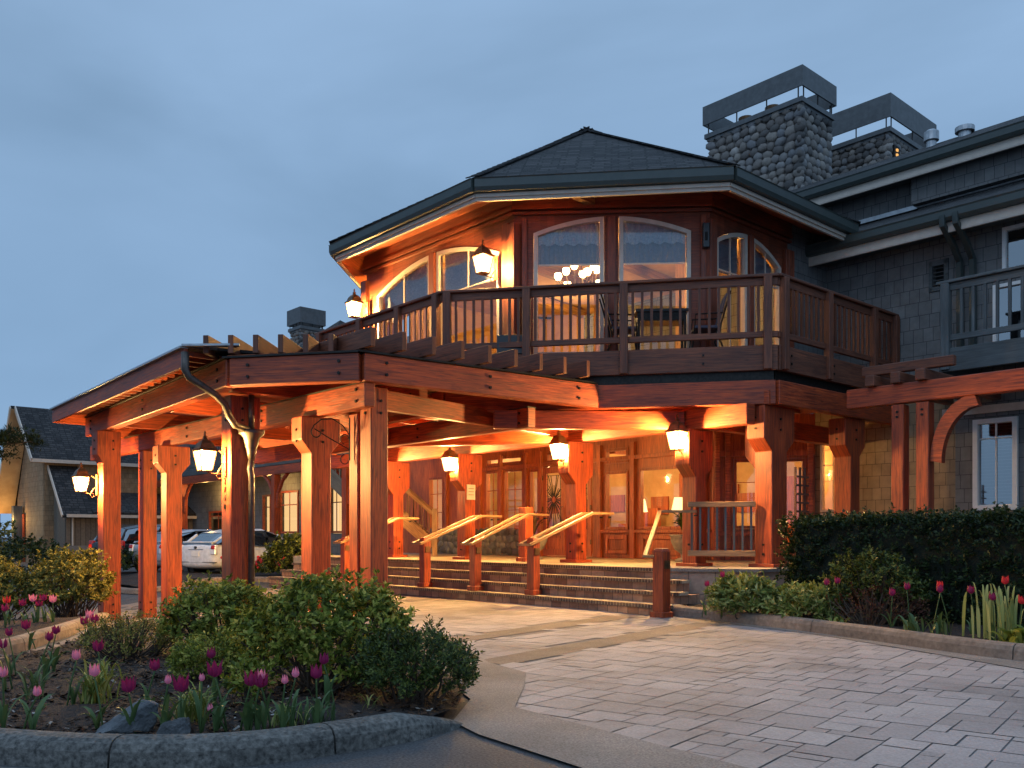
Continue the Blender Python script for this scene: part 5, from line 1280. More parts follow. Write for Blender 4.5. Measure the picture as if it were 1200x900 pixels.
# ================================================================== PLANTS
def leaf(mb, p, d, up, Ln, Wd, fold=.25):
    d = d.normalized(); s_ = d.cross(up)
    if s_.length < 1e-3: s_ = d.cross(Vector((1, 0, .1)))
    s_.normalize(); n = s_.cross(d)
    q = p + d * Ln * .45; lift = n * Wd * fold
    mb.mesh([p, q + s_ * Wd * .5 + lift, p + d * Ln, q - s_ * Wd * .5 + lift, q], [(0, 1, 4), (1, 2, 4), (4, 2, 3), (0, 4, 3)])
def shrub(c, r, ztop, label, cat='shrub', mt='shrub_leaf', n=380, per=16, lsz=.045, seed=1, stems=26, name='shrub', group=None, low=.12, box=None, rot=0, lw=.6, spread=.11, stem_mat='bark', ragged=.22):
    """foliage gathered at the ends of many twigs so that the crown has lumps and gaps"""
    rnd = random.Random(seed); z0 = zg(c[0], c[1]) + .07; base = Vector((c[0], c[1], z0)); h = ztop - z0
    t = thing(name, base, label, cat, group)
    if not isinstance(r, tuple): r = (r, r)
    fo = MB(); stm = MB(); tips = []
    ph = [rnd.uniform(0, 6.28) for _ in range(6)]
    ca, sa = math.cos(rot), math.sin(rot)
    for i in range(n):
        if box:
            while True:
                x, y, z = rnd.uniform(-1, 1), rnd.uniform(-1, 1), rnd.uniform(low, 1)
                if max(abs(x), abs(y)) > .82 or z > .9: break
            x *= 1 + rnd.gauss(0, .02); y *= 1 + rnd.gauss(0, .04); z *= 1 + rnd.gauss(0, .018) + (rnd.uniform(.02, .07) if z > .9 and rnd.random() < .06 else 0)
            P0 = Vector((x * r[0], y * r[1], z * h)); out_ = Vector((x ** 5, y ** 5, max(0, z) ** 8)) + Vector((0, 0, .15))
        else:
            a = rnd.uniform(0, 2 * math.pi); el = math.asin(rnd.uniform(-.25, 1)); 
            k_ = 1 + ragged * .5 * math.sin(3 * a + ph[0]) * math.cos(2.3 * el + ph[1]) + ragged * .4 * math.sin(5 * a + ph[2] + 3 * el) + rnd.gauss(0, ragged * .2)
            q = rnd.uniform(.62, 1.0) ** .5 * k_
            P0 = Vector((math.cos(a) * math.cos(el) * r[0] * q, math.sin(a) * math.cos(el) * r[1] * q, h * (.42 + .58 * math.sin(el) * q)))
            if P0.z < low * h: P0.z = low * h + rnd.random() * .08
            out_ = Vector((P0.x / r[0], P0.y / r[1], (P0.z / h - .35) * 1.3))
        P0 = Vector((P0.x * ca - P0.y * sa, P0.x * sa + P0.y * ca, P0.z)); out_ = Vector((out_.x * ca - out_.y * sa, out_.x * sa + out_.y * ca, out_.z)).normalized()
        tip = base + P0; tips.append(tip)
        ax_ = (out_ + Vector((0, 0, .55)) + Vector((rnd.uniform(-.5, .5), rnd.uniform(-.5, .5), rnd.uniform(-.3, .4)))).normalized()
        for j in range(per):
            tt = rnd.random(); p = tip - ax_ * spread * tt + Vector((rnd.gauss(0, .008),) * 3)
            an = rnd.uniform(0, 6.28); s1_ = ax_.cross(Vector((.3, .2, 1))).normalized(); s2_ = ax_.cross(s1_)
            d = (s1_ * math.cos(an) + s2_ * math.sin(an)) * (1 - .35 * (1 - tt)) + ax_ * rnd.uniform(.25, .9)
            L_ = lsz * rnd.uniform(.6, 1.25); leaf(fo, p + d * .006, d, ax_ + Vector((rnd.uniform(-.3, .3), rnd.uniform(-.3, .3), .2)), L_, L_ * lw)
    f_ = fo.build('foliage', mt, t, smooth=False)
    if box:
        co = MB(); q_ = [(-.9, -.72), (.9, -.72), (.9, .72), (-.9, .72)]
        co.prism([(base.x + a * r[0] * ca - b * r[1] * sa, base.y + a * r[0] * sa + b * r[1] * ca) for a, b in q_], base.z, base.z + h * .90); co.build('dark_core', 'hedge_core', t)  # solid dark box added inside the hedge so no light shows through
    for k in range(stems):
        tp = tips[rnd.randrange(len(tips))]; b0 = base + Vector((rnd.uniform(-.28, .28) * r[0], rnd.uniform(-.28, .28) * r[1], -.1)); m2 = b0.lerp(tp, .5) + Vector((rnd.uniform(-.05, .05), rnd.uniform(-.05, .05), -.03))
        stm.tube([b0, m2, tp - (tp - m2) * .1], [.011, .008, .004], 4, cap=False)
    if stems: stm.build('stems', stem_mat, t)
    return t
# island
shrub((-1.33, 6.55), (.66, .55), .92, 'largest shrub of the front island, broad with light green leaves, mid bed', seed=3, n=620, per=17, lsz=.048, stems=60, low=.2)
shrub((-.66, 6.1), (.46, .40), .60, 'low dark green shrub at the right tip of the front island', mt='dark_shrub_leaf', seed=5, n=520, per=18, lsz=.034, lw=.45, stems=30, low=.08, ragged=.3)
shrub((-2.72, 8.35), (.56, .5), .82, 'upright shrub with bare brown stems below, behind and left of the largest shrub', seed=8, n=420, per=15, lsz=.05, stems=90, low=.34)
shrub((-2.35, 7.0), (.36, .34), .46, 'small rounded shrub in front of the upright shrub in the island', seed=9, mt='shrub_leaf', n=330, per=16, lsz=.03, stems=14, low=.1)
shrub((-3.55, 8.3), (.46, .42), .50, 'twiggy low shrub left of the post row in the island', mt='yellow_shrub_leaf', seed=12, n=300, per=12, lsz=.03, stems=110, low=.22, lw=.5)
shrub((-1.75, 5.95), (.17, .15), .42, 'sparse leafy plant at the left foot of the largest shrub', seed=14, n=60, per=8, lsz=.05, stems=8, low=.1)
# left bed
shrub((-6.75, 13.7), (.62, .6), .98, 'golden green hedge shrub beside the farthest left canopy post', mt='yellow_shrub_leaf', seed=21, n=560, per=13, lsz=.062, stems=90, low=.12, name='hedge_shrub', group='golden hedge shrubs')
shrub((-7.75, 13.5), (.72, .6), .80, 'golden green hedge shrub at the left edge, lower than its neighbour', mt='yellow_shrub_leaf', seed=22, n=560, per=13, lsz=.062, stems=60, low=.12, name='hedge_shrub', group='golden hedge shrubs')
shrub((-16.2, 29), (2.2, 1.2), 1.25, 'dark low hedge in front of the gabled house, left', mt='hedge_leaf', seed=23, n=420, per=10, lsz=.13, stems=0, low=.0, name='hedge', spread=.3)
shrub((-13.2, 30), (1.6, 1.2), .8, 'dark low hedge in front of the grey garage', mt='hedge_leaf', seed=24, n=320, per=10, lsz=.13, stems=0, low=.0, name='hedge', spread=.3)
# right bed
shrub((5.58, 11.33), (2.45, .45), 1.50, 'tall clipped dark green hedge running along the right wing', 'hedge', 'hedge_leaf', n=5600, per=10, lsz=.052, seed=31, stems=0, box=True, rot=math.atan2(-3.7, 2.35), name='clipped_hedge', low=.05, spread=.09)
shrub((3.22, 12.35), (.62, .42), .66, 'light green broad-leaved shrub beside the right end of the steps', mt='light_leaf', seed=33, n=240, per=13, lsz=.10, lw=.38, stems=30, low=.12, spread=.16, rot=-1.0, name='azalea_shrub', group='light shrubs by the porch')
shrub((3.80, 11.75), (.55, .40), .60, 'light green broad-leaved shrub farther right along the warm kerb', mt='light_leaf', seed=34, n=210, per=12, lsz=.09, lw=.38, stems=30, low=.12, spread=.16, rot=-1.0, name='azalea_shrub', group='light shrubs by the porch')
shrub((4.55, 11.3), (.72, .42), 1.02, 'loose dull green shrub in front of the clipped hedge', mt='dark_shrub_leaf', seed=35, n=420, per=13, lsz=.05, stems=40, low=.4, rot=-1.0)
shrub((4.45, 10.85), (.62, .34), .62, 'low reddish brown twiggy shrub below the clipped hedge', mt='red_brown_leaf', seed=36, n=260, per=9, lsz=.04, stems=180, low=.15, rot=-1.0)
# by the car park and porch
shrub((-5.9, 24.6), (.95, .8), 1.25, 'round dark green bush beside the far end of the steps', mt='dark_shrub_leaf', seed=41, n=300, per=12, lsz=.11, stems=10, low=.02, spread=.2)
shrub((-6.75, 26.9), (.45, .4), .95, 'grey green bush at the right end of the red flower bed', mt='shrub_leaf', seed=42, n=220, per=10, lsz=.12, stems=6, low=.02, spread=.2)
shrub((-11.2, 33.0), (1.6, .8), 1.3, 'clipped green bush under the lit windows of the far wing', mt='dark_shrub_leaf', seed=43, n=240, per=10, lsz=.12, stems=0, low=.02, spread=.2)

def blade(mb, p, dirx, L_, w_, bend, n=5, up0=.0):
    d = dirx.normalized(); s_ = Vector((-d.y, d.x, 0)); pts = []
    for i in range(n + 1):
        t = i / n; pts.append(p + d * min(1, .12 + bend) * (L_ * (math.sin(bend * t) / max(bend, .01))) * .75 * (.3 + t * .7) + DZ * L_ * (math.sin(min(1.57, 1.35 * t * (1.2 - .3 * bend)))) * (1 - .28 * bend * t * t))
    vs = []
    for i, q in enumerate(pts):
        t = i / n; ww = w_ * (math.sin(math.pi * (.18 + .80 * t)) if t < 1 else .05) * .5
        vs += [q - s_ * ww + DZ * ww * .5, q, q + s_ * ww + DZ * ww * .5]
    fs = []
    for i in range(n): fs += [(3 * i, 3 * i + 1, 3 * i + 4, 3 * i + 3), (3 * i + 1, 3 * i + 2, 3 * i + 5, 3 * i + 4)]
    mb.mesh(vs, fs)
def tulip(x, y, zh, label, pm='purple_petal', open_=.5, size=1.0, seed=1, leaves=3, zb=None):
    rnd = random.Random(seed); z0 = (zg(x, y) + .08) if zb is None else zb
    t = thing('tulip', (x, y, z0), label, 'tulip', 'tulips in the beds'); b = Vector((x, y, z0))
    lean = Vector((rnd.uniform(-.07, .07), rnd.uniform(-.05, .05), 0)); top = Vector((x, y, zh)) + lean * .4
    m_ = MB(); m_.tube([b + lean * -1 - DZ * .03, b.lerp(top, .45) - lean * .6, b.lerp(top, .8) - lean * .1, top - DZ * .035 * size], [.006, .0055, .005, .0048], 6); m_.build('stem', 'blade_leaf', t, smooth=True)
    H = .068 * size
    for k in range(6):
        a = k * math.pi / 3 + rnd.uniform(-.15, .15) + seed; r0 = .020 * size; inner = k % 2
        rmid = (.030 + .006 * open_) * size * (.86 if inner else 1); rtop = (.014 + .030 * open_ * rnd.uniform(.7, 1.3)) * size
        m_ = MB(); vs = []; rows_ = [(0, r0 * .35, .5), (.22, rmid * .9, .92), (.5, rmid, 1.0), (.8, rmid * .62 + rtop * .36, .62), (1.12 + rnd.uniform(-.1, .12), rtop * 1.05, .02)]
        for (tz, rr, wf) in rows_:
            for e_ in (-1, 0, 1):
                aa = a + e_ * .55 * wf; rr2 = rr * (1.0 if e_ == 0 else .93); vs.append(top + Vector((math.cos(aa) * rr2, math.sin(aa) * rr2, -.035 * size + tz * H * (1.0 if e_ == 0 else .96))))
        fs = [(3 * i + j, 3 * i + j + 1, 3 * i + j + 4, 3 * i + j + 3) for i in range(4) for j in range(2)]
        m_.mesh(vs, fs); m_.build('petal', pm, t, smooth=True)
    for k in range(leaves + 1):
        a = rnd.uniform(0, 6.28); m_ = MB(); blade(m_, b, Vector((math.cos(a), math.sin(a), 0)), rnd.uniform(.15, .29), rnd.uniform(.020, .040), rnd.uniform(.1, 1.0)); m_.build('leaf', 'blade_leaf', t, smooth=True)
    return t
def px_ray(px, py, z):            # where a bloom at height z stands, measured off the photograph once
    Y = 1050 * (1.2 - z) / (py - 628.0); return ((px - 600) / 1050.0 * Y, Y)
FT = [  # px, py, colour, openness, size, label
 (7, 754, 'p', .5, 1.0, 'purple tulip at the far left edge of the island'), (4, 787, 'k', .2, .85, 'half closed pale pink tulip at the left edge, lower than the purple one'),
 (13, 741, 'p', .6, .9, 'purple tulip above the pair at the left edge, nearest the back kerb'), (38, 810, 'k', .1, .8, 'closed pink tulip standing alone front left of the boulder'),
 (53, 746, 'p', .5, 1.0, 'left purple tulip of the close pair by the back kerb of the island'), (63, 738, 'p', .7, 1.0, 'right purple tulip of the close pair by the back kerb of the island'),
 (86, 768, 'k', .3, .9, 'pale pink tulip over the grassy clump in the left of the island'), (117, 757, 'p', .9, 1.1, 'wide open purple tulip before the twiggy low shrub'),
 (114, 786, 'k', .4, 1.0, 'dusky pink tulip rising from the big grassy clump'), (153, 803, 'p', .8, 1.15, 'open purple tulip with pale edges right above the boulder'),
 (177, 779, 'p', .4, 1.0, 'dark purple tulip above and left of the small rounded shrub'), (194, 796, 'k', .05, .7, 'tiny closed pink tulip bud left of the large open one'),
 (212, 802, 'p', .9, 1.25, 'large open purple tulip over the fountain-like grass clump'), (256, 785, 'p', .8, 1.25, 'tall open magenta tulip right of the fountain-like grass clump'),
 (251, 765, 'p', .3, 1.0, 'dark tulip against the shrub, behind the tall magenta one'), (290, 795, 'p', .5, 1.2, 'left purple tulip of the trio in the front of the largest shrub'),
 (302, 791, 'k', .3, .85, 'pale pink middle tulip of the trio before the largest shrub'), (310, 797, 'p', .7, 1.15, 'right purple tulip of the trio in front of the largest shrub'),
 (332, 796, 'k', .05, .7, 'cream pink tulip bud right of the trio'), (342, 788, 'k', .1, .75, 'closed pink tulip right of the cream bud'),
 (371, 787, 'p', .5, 1.1, 'purple tulip in front of the right side of the largest shrub'), (384, 772, 'p', .4, 1.0, 'dark purple tulip half hidden in the largest shrub'),
 (236, 794, 'k', .0, .6, 'closed cream tulip bud between the two largest open tulips'), (253, 829, 'k', .0, .6, 'lowest closed bud, in the mulch near the front kerb'),
]
PM = {'p': 'purple_petal', 'k': 'pink_petal', 'r': 'red_petal'}
for i, (px, py, c, op, sz, lb_) in enumerate(FT):
    zh = .43; Y = 1050 * (1.2 - zh) / (py - 628)
    if Y < 5.02: zh = 1.2 - 5.02 * (py - 628) / 1050; Y = 5.02
    if Y > 6.6 and px > 200: zh = 1.2 - 5.9 * (py - 628) / 1050; Y = 5.9
    tulip((px - 600) / 1050 * Y, Y, zh, lb_, PM[c], op, sz, 100 + i, 4 if i % 2 else 3)
BT = [(11, 703, 'r'), (29, 706, 'p'), (44, 707, 'p'), (40, 701, 'k'), (52, 700, 'p'), (62, 702, 'k'), (34, 732, 'p'), (105, 720, 'k'), (100, 728, 'p'), (112, 725, 'p'), (6, 712, 'p')]
for i, (px, py, c) in enumerate(BT):
    zh = .34; Y = min(1050 * (1.2 - zh) / (py - 628), 11.6 if px > 80 else 11.2); zh = 1.2 - Y * (py - 628) / 1050
    tulip((px - 600) / 1050 * Y, Y, zh, ['crimson tulip at the left end of the back bed row', 'pink purple tulip second from the left in the back bed row', 'magenta tulip in the middle of the back bed row', 'pale pink tulip just above the magenta one in the back bed', 'magenta tulip right of the pale one in the back bed', 'small pale tulip at the right end of the back bed row', 'purple tulip low in front of the golden hedge shrubs', 'pale pink tulip at the foot of the farthest left canopy post', 'magenta tulip low left of the pale one by the canopy post', 'magenta tulip low right of the pale one by the canopy post', 'purple tulip at the far left edge of the back bed'][i], PM[c], .8, 1.3, 200 + i, 3)
RT = [(1045, 694, 'p'), (1064, 687, 'p'), (1099, 690, 'p'), (1105, 686, 'r'), (1140, 691, 'p'), (1180, 680, 'r'), (1164, 699, 'p'), (1196, 703, 'r'), (971, 682, 'p'), (983, 680, 'p'), (846, 673, 'p'), (827, 684, 'p')]
for i, (px, py, c) in enumerate(RT):
    Y = [10.4, 10.4, 9.9, 10.0, 9.6, 9.3, 9.2, 9.0, 11.2, 11.2, 12.4, 12.6][i]; zh = 1.2 - Y * (py - 628) / 1050
    tulip((px - 600) / 1050 * Y, Y, zh, ['round purple tulip leftmost of the dark patch under the hedge', 'round purple tulip slightly higher than its left neighbour under the hedge', 'purple tulip of the touching pair under the hedge', 'red tulip of the touching pair under the hedge', 'round purple tulip standing alone left of the pale blades', 'red tulip rising behind the pale iris blades', 'dark purple tulip in front of the pale iris blades', 'red tulip over the leafy plant at the right edge', 'left dark purple tulip between the light shrubs', 'right dark purple tulip between the light shrubs', 'dark tulip against the tan tiles, upper', 'dark tulip against the tan tiles, lower left'][i], PM[c], .35, 1.2, 300 + i, 3 if i < 8 else 1)
def clump(x, y, n, L_, w_, label, mt='blade_leaf', bend=(.4, 1.4), seed=1, name='grass_clump', cat='grass clump', upr=None, spread=.05):
    rnd = random.Random(seed); z0 = zg(x, y) + .09; t = thing(name, (x, y, z0), label, cat); m_ = MB()
    for k in range(n):
        a = rnd.uniform(0, 6.28); blade(m_, Vector((x + rnd.gauss(0, spread), y + rnd.gauss(0, spread), z0)), Vector((math.cos(a), math.sin(a), 0)), L_ * rnd.uniform(.6, 1.1), w_ * rnd.uniform(.7, 1.2), rnd.uniform(*bend), 6)
    m_.build('blades', mt, t, smooth=True); return t
clump(-1.93, 5.35, 80, .28, .012, 'fountain-like grass clump between the boulders and the small rounded shrub', 'light_leaf', (.6, 1.6), 51)
clump(-2.75, 5.9, 60, .30, .016, 'big loose grassy clump left of the boulders', 'light_leaf', (.3, 1.3), 52)
clump(-3.25, 6.1, 26, .26, .016, 'thin blade clump at the left of the island', 'blade_leaf', (.2, 1.1), 53, spread=.04)
clump(-3.15, 6.9, 30, .20, .018, 'tuft of pale blades before the twiggy low shrub', 'light_leaf', (.3, 1.3), 54, spread=.05)
clump(-1.15, 5.25, 44, .15, .014, 'short upright tuft in front of the largest shrub', 'blade_leaf', (.1, .6), 55, spread=.07)
clump(-1.32, 5.2, 30, .15, .016, 'feathery tuft beside the short upright one', 'light_leaf', (.3, 1.0), 56, spread=.05)
clump(-.88, 5.75, 10, .13, .012, 'few thin pale blades near the low dark shrub', 'light_leaf', (.6, 1.4), 57)
clump(5.02, 9.25, 40, .58, .036, 'pale yellow green iris blades standing upright at the right edge', 'pale_blade_leaf', (.0, .10), 58, 'iris_clump', 'iris', spread=.13)
clump(5.05, 8.85, 46, .30, .075, 'broad-leaved dark green plant at the right edge below the iris blades', 'shrub_leaf', (.8, 1.6), 59, 'hosta_plant', 'plant', spread=.07)
clump(4.42, 9.9, 14, .30, .04, 'low green rosette by the warm kerb, under the purple tulips', 'blade_leaf', (.5, 1.4), 60, 'leaf_rosette', 'plant', spread=.08)
clump(4.62, 9.65, 16, .32, .03, 'upright green leaf tuft by the warm kerb, right of the rosette', 'blade_leaf', (.1, .6), 61, 'leaf_tuft', 'plant', spread=.07)
clump(4.95, 8.98, 10, .18, .04, 'silvery low rosette touching the warm kerb', 'light_leaf', (.9, 1.5), 62, 'leaf_rosette', 'plant', spread=.05)
clump(3.95, 11.0, 12, .18, .045, 'small low rosette at the warm kerb below the red brown shrub', 'light_leaf', (.8, 1.4), 63, 'leaf_rosette', 'plant', spread=.06)
# red flowers in the far bed by the cars
rf_ = thing('flower_patch', (-7.3, 26.0, 0), 'patch of crimson flowers in the bed in front of the white hatchback', 'flowers'); m_ = MB(); m2_ = MB(); rnd = random.Random(8)
for k in range(260):
    p = Vector((-7.1 + rnd.uniform(-1.2, 1.5), 25.8 + rnd.uniform(-.5, .7), .1)); h_ = rnd.uniform(.2, .5)
    for j in range(5): leaf(m2_, p + DZ * rnd.uniform(.0, h_ * .7), Vector((rnd.uniform(-1, 1), rnd.uniform(-1, 1), .9)), DZ, .16, .05)
    if k % 2 == 0: m_.ball(p + DZ * h_, .045, 6)
m2_.build('foliage', 'dark_shrub_leaf', rf_); m_.build('blooms', 'red_petal', rf_)
rf_['kind'] = 'stuff'
# boulders
def boulder(c, r, label, seed, rot=0.0, nm='boulder'):
    rnd = random.Random(seed); bm = bmesh.new(); bmesh.ops.create_icosphere(bm, subdivisions=4, radius=1.0)
    planes = [(Vector((rnd.gauss(0, 1), rnd.gauss(0, 1), rnd.gauss(0, .8))).normalized(), rnd.uniform(.55, .8)) for _ in range(13)]
    for v in bm.verts:
        k = 1.0
        for n_, d_ in planes:
            q = v.co.dot(n_)
            if q > d_: k = min(k, d_ / q)
        v.co *= k * (1 + .02 * math.sin(v.co.x * 19 + v.co.z * 31) + rnd.uniform(-.008, .008))
    ca, sa = math.cos(rot), math.sin(rot); vs = []
    for v in bm.verts:
        x, y, z = v.co.x * r[0], v.co.y * r[1], v.co.z * r[2] + v.co.x * r[2] * .35; vs.append(Vector((x * ca - y * sa, x * sa + y * ca, z)) + Vector(c))
    bm.verts.index_update(); mb = MB(); mb.mesh(vs, [[v.index for v in f.verts] for f in bm.faces]); bm.free()
    o = mb.build(nm, 'boulder_rock'); tag(o, label, 'rock', 'boulders in the island'); return o
boulder((-2.18, 5.08, .12), (.21, .13, .14), 'larger grey slabby boulder on the mulch by the front kerb, left', 4, .2)
boulder((-1.90, 5.04, .09), (.14, .10, .13), 'smaller slanting grey boulder right of the larger one by the front kerb', 9, -.3)
# path light
pl_ = thing('path_light', (-2.35, 11.3, .05), 'small brown mushroom-capped path light between the two front posts', 'path light')
m_ = MB(); m_.lathe([(.05, 0), (.05, .42), (.06, .42)], (-2.35, 11.3, .05), 12); m_.build('stem', 'bronze', pl_, smooth=True)
m_ = MB(); m_.lathe([(.10, .42), (.12, .46), (.115, .56), (.09, .62), (.04, .65), (0, .655)], (-2.35, 11.3, .05), 16); m_.build('cap', 'bronze', pl_, smooth=True)
# potted plants on the porch
def urn(c, label, s=1.0, n=26, mt='red_brown_leaf', L_=.6, w_=.05, bend=(.1, .9)):
    t = thing('potted_urn', c, label, 'potted plant', 'urns on the porch')
    m_ = MB(); m_.lathe([(.20 * s, 0), (.20 * s, .04), (.08 * s, .09), (.09 * s, .16), (.22 * s, .26), (.29 * s, .42), (.30 * s, .52), (.33 * s, .56), (.27 * s, .56), (.25 * s, .50), (0, .50)], c, 20); m_.build('urn', 'river_stone', t, smooth=True)
    rnd = random.Random(5); m_ = MB()
    for k in range(n): a = rnd.uniform(0, 6.28); blade(m_, Vector(c) + DZ * .5, Vector((math.cos(a), math.sin(a), 0)), L_ * rnd.uniform(.6, 1.1), w_, rnd.uniform(*bend), 5)
    m_.build('foliage', mt, t, smooth=True); return t
urn(W(3.3, 6.1, ZF), 'stone urn with a spiky reddish plant left of the glass doors', 1.0)
urn(W(4.4, 2.75, ZF), 'stone pot with arching dark leaves in front of the wide lobby window', 1.0, 40, 'dark_shrub_leaf', .62, .11, (.5, 1.5))

# ================================================================== FAR BUILDINGS
wing = thing('guest_wing', W(8, 30, 0), 'long grey guest wing with timber gallery and lit windows seen through the canopy', 'building')
WV = 7.5
hw = [(27.94, 27.14, 1.3, 3.0), (26.35, 24.7, 1.3, 3.1), (24.45, 23.9, 1.3, 3.1), (22.3, 21.2, 1.3, 3.1), (33.6, 31.6, 1.3, 2.4), (30.6, 29.9, 1.3, 3.0), (47.5, 44.5, 1.3, 2.6), (39.5, 38.0, 4.9, 6.3), (43.8, 42.3, 3.9, 5.8), (26.2, 25.2, 4.9, 6.3), (29.5, 28.4, 4.9, 6.3)]
U0 = 62.0
wall(xy(WV, U0), xy(WV, 16), -.7, 7.0, [(U0 - a, U0 - b, z0, z1) for a, b, z0, z1 in hw], .2, 'cedar_shakes', wing)
for i, (a, b, z0, z1) in enumerate(hw):
    fr = window(xy(WV, U0), xy(WV, 16), U0 - a + .01, U0 - b - .01, z0 + .01, z1 - .01, wing, fm='cream_trim' if i > 5 else 'red_timber', gm='dark_window_glass' if i in (7, 9, 10) else 'window_glass', fw=.08, proud=.04, cols=2 if a - b > .9 else 1, rows=((z0 + z1) / 2 + .3,), mw=.04)
rm = MB()
for i, (a, b, z0, z1) in enumerate(hw):
    if i in (7, 9, 10): continue
    rm.poly([W(WV + 1.2, a + 1, z0 - .4), W(WV + 1.2, b - 1, z0 - .4), W(WV + 1.2, b - 1, z1 + .4), W(WV + 1.2, a + 1, z1 + .4)])
rm.split('lit_room', 'cream_window_light', wing)
rm = MB(); rm.box(WV + 1.6, WV + 6, 16.4, U0, -.5, 6.9); rm.build('inner_wall', 'dark_void', wing)
# gallery: posts, beams, braces, upper balcony
for u_ in (33.0, 23.8, 18.5, 41.5):
    z_ = 3.6; m_ = MB(); m_.bar(W(6.0, u_, -.5), W(6.0, u_, z_), .28, .28, up=DU); po = m_.build('gallery_post', 'red_timber', wing, bevel=.01)
    for s_ in (-1, 1):
        m_ = MB(); m_.tube([W(6.0, u_ + s_ * .14, 2.3), W(6.0, u_ + s_ * .22, 2.9), W(6.0, u_ + s_ * .55, 3.35), W(6.0, u_ + s_ * .95, 3.6)], .08, 6); m_.build('brace', 'red_timber', po)
m_ = MB(); m_.bar(W(6.0, 45, 3.78), W(6.0, 16, 3.78), .2, .34); m_.build('gallery_beam', 'red_timber', wing, bevel=.01)
m_ = MB(); m_.box(5.9, 7.4, 16, 45, 3.97, 4.25); m_.build('gallery_floor', 'grey_timber', wing)
m_ = MB(); m_.bar(W(5.95, 45, 4.55), W(5.95, 16, 4.55), .06, .5); m_.bar(W(5.95, 45, 5.3), W(5.95, 16, 5.3), .12, .08); m_.split('gallery_rail', 'grey_timber', wing)
for k in range(70):
    u_ = 36 - k * .28
    m_ = MB(); m_.bar(W(5.95, u_, 4.8), W(5.95, u_, 5.28), .05, .05, up=DU); m_.build('gallery_baluster', 'grey_timber', wing)
m_ = MB(); m_.bar(W(6.9, 62, 6.95), W(6.9, 15.7, 6.95), .06, .22); m_.build('fascia', 'cream_trim', wing)
m_ = MB(); m_.poly([W(6.8, 62, 7.05), W(6.8, 15.7, 7.05), W(11.5, 15.7, 8.9), W(11.5, 62, 8.9)]); m_.poly([W(11.5, 62, 8.9), W(11.5, 15.7, 8.9), W(16, 15.7, 7.0), W(16, 62, 7.0)]); m_.build('roof', 'asphalt_shingles', wing)
pyr = [W(6.2, 20.0, 8.3), W(9.5, 20.0, 8.3), W(9.5, 23.4, 8.3), W(6.2, 23.4, 8.3)]; ap_ = W(7.4, 21.3, 9.45); m_ = MB()
for k in range(4): m_.poly([pyr[k], pyr[(k + 1) % 4], ap_])
m_.poly(pyr); m_.build('roof', 'asphalt_shingles', wing)
chimney(7.15, 8.05, 23.85, 24.7, 7.0, 9.62, 10.5, 'small stone chimney of the far wing rising behind the canopy rafters', seed=31, size=.2, shroud_gap=.14, sh_h=.62, flues=False, parent=wing)
point_light(W(6.7, 25.5, 3.2), 90, LAMP_COL, .1); point_light(W(6.7, 32.0, 3.2), 90, LAMP_COL, .1)
# garage recess with warm light between the posts
m_ = MB(); m_.box(7.35, 7.48, 31.6, 33.6, -.3, 1.28); m_.build('garage_door', 'red_timber', wing)
# outside stair of the wing
sr = thing('grey_staircase', (-5.6, 31.2, 0), 'grey outside staircase coming down behind the front corner post', 'staircase')
a, b = Vector((-6.9, 31.6, 3.75)), Vector((-4.2, 30.9, 1.15)); e = (b - a).normalized()
for off_, dz in ((0, 0),):
    m_ = MB(); m_.bar(a - DZ * .0, b, .08, .42); m_.build('stringer', 'grey_timber', sr)
    m_ = MB(); m_.bar(a + DZ * 1.0, b + DZ * 1.0, .10, .08); m_.build('handrail', 'grey_timber', sr)
    m_ = MB(); m_.bar(a + DZ * .32, b + DZ * .32, .06, .07); m_.build('bottom_rail', 'grey_timber', sr)
n_ = 17
for k in range(n_):
    q = a.lerp(b, (k + .5) / n_); m_ = MB(); m_.bar(q + DZ * .32, q + DZ * .97, .045, .045, up=(1, 0, 0)); m_.build('baluster', 'grey_timber', sr)
    m_ = MB(); m_.bar(q + Vector((0, .0, .05)), q + Vector((.1, 1.1, .05)), .26, .05); m_.build('tread', 'grey_timber', sr)
m_ = MB(); m_.bar(b + Vector((.1, 0, -1.3)), b + Vector((.1, 0, 1.1)), .14, .14, up=(1, 0, 0)); m_.build('newel', 'grey_timber', sr)
# short flight at the far end of the porch
s2 = thing('porch_staircase', (-2.5, 24.0, .67), 'short timber stair flight with pale handrail rising left at the far end of the porch', 'staircase')
b, a = Vector((-2.13, 24.0, .95)), Vector((-3.75, 24.35, 2.35))
for y_ in (0, 1.0):
    m_ = MB(); m_.bar(a + Vector((0, y_, 0)), b + Vector((0, y_, 0)), .07, .30); m_.build('stringer', 'rail_timber', s2)
    m_ = MB(); m_.bar(a + Vector((0, y_, .86)), b + Vector((0, y_, .86)), .12, .10); m_.build('handrail', 'rail_timber', s2)
    for k in range(9):
        q = a.lerp(b, (k + .5) / 9) + Vector((0, y_, 0)); m_ = MB(); m_.bar(q + DZ * .1, q + DZ * .84, .04, .04, up=(1, 0, 0)); m_.build('baluster', 'weathered_timber', s2)
for k in range(7):
    q = a.lerp(b, (k + .5) / 7); m_ = MB(); m_.bar(q + DZ * .05, q + Vector((0, 1.0, .05)), .28, .04); m_.build('tread', 'rail_timber', s2)
m_ = MB(); m_.bar(b + Vector((.06, 0, -.28)), b + Vector((.06, 0, .98)), .13, .13, up=(1, 0, 0)); m_.build('newel', 'rail_timber', s2)
# river stone facing under the porch windows
sb = MB(); stones(sb, xy(5.5, 13.4), xy(5.5, 8.98), ZF + .02, 1.24, .20, 77); sb.build('stonework', 'river_stone', lodge, smooth=True)

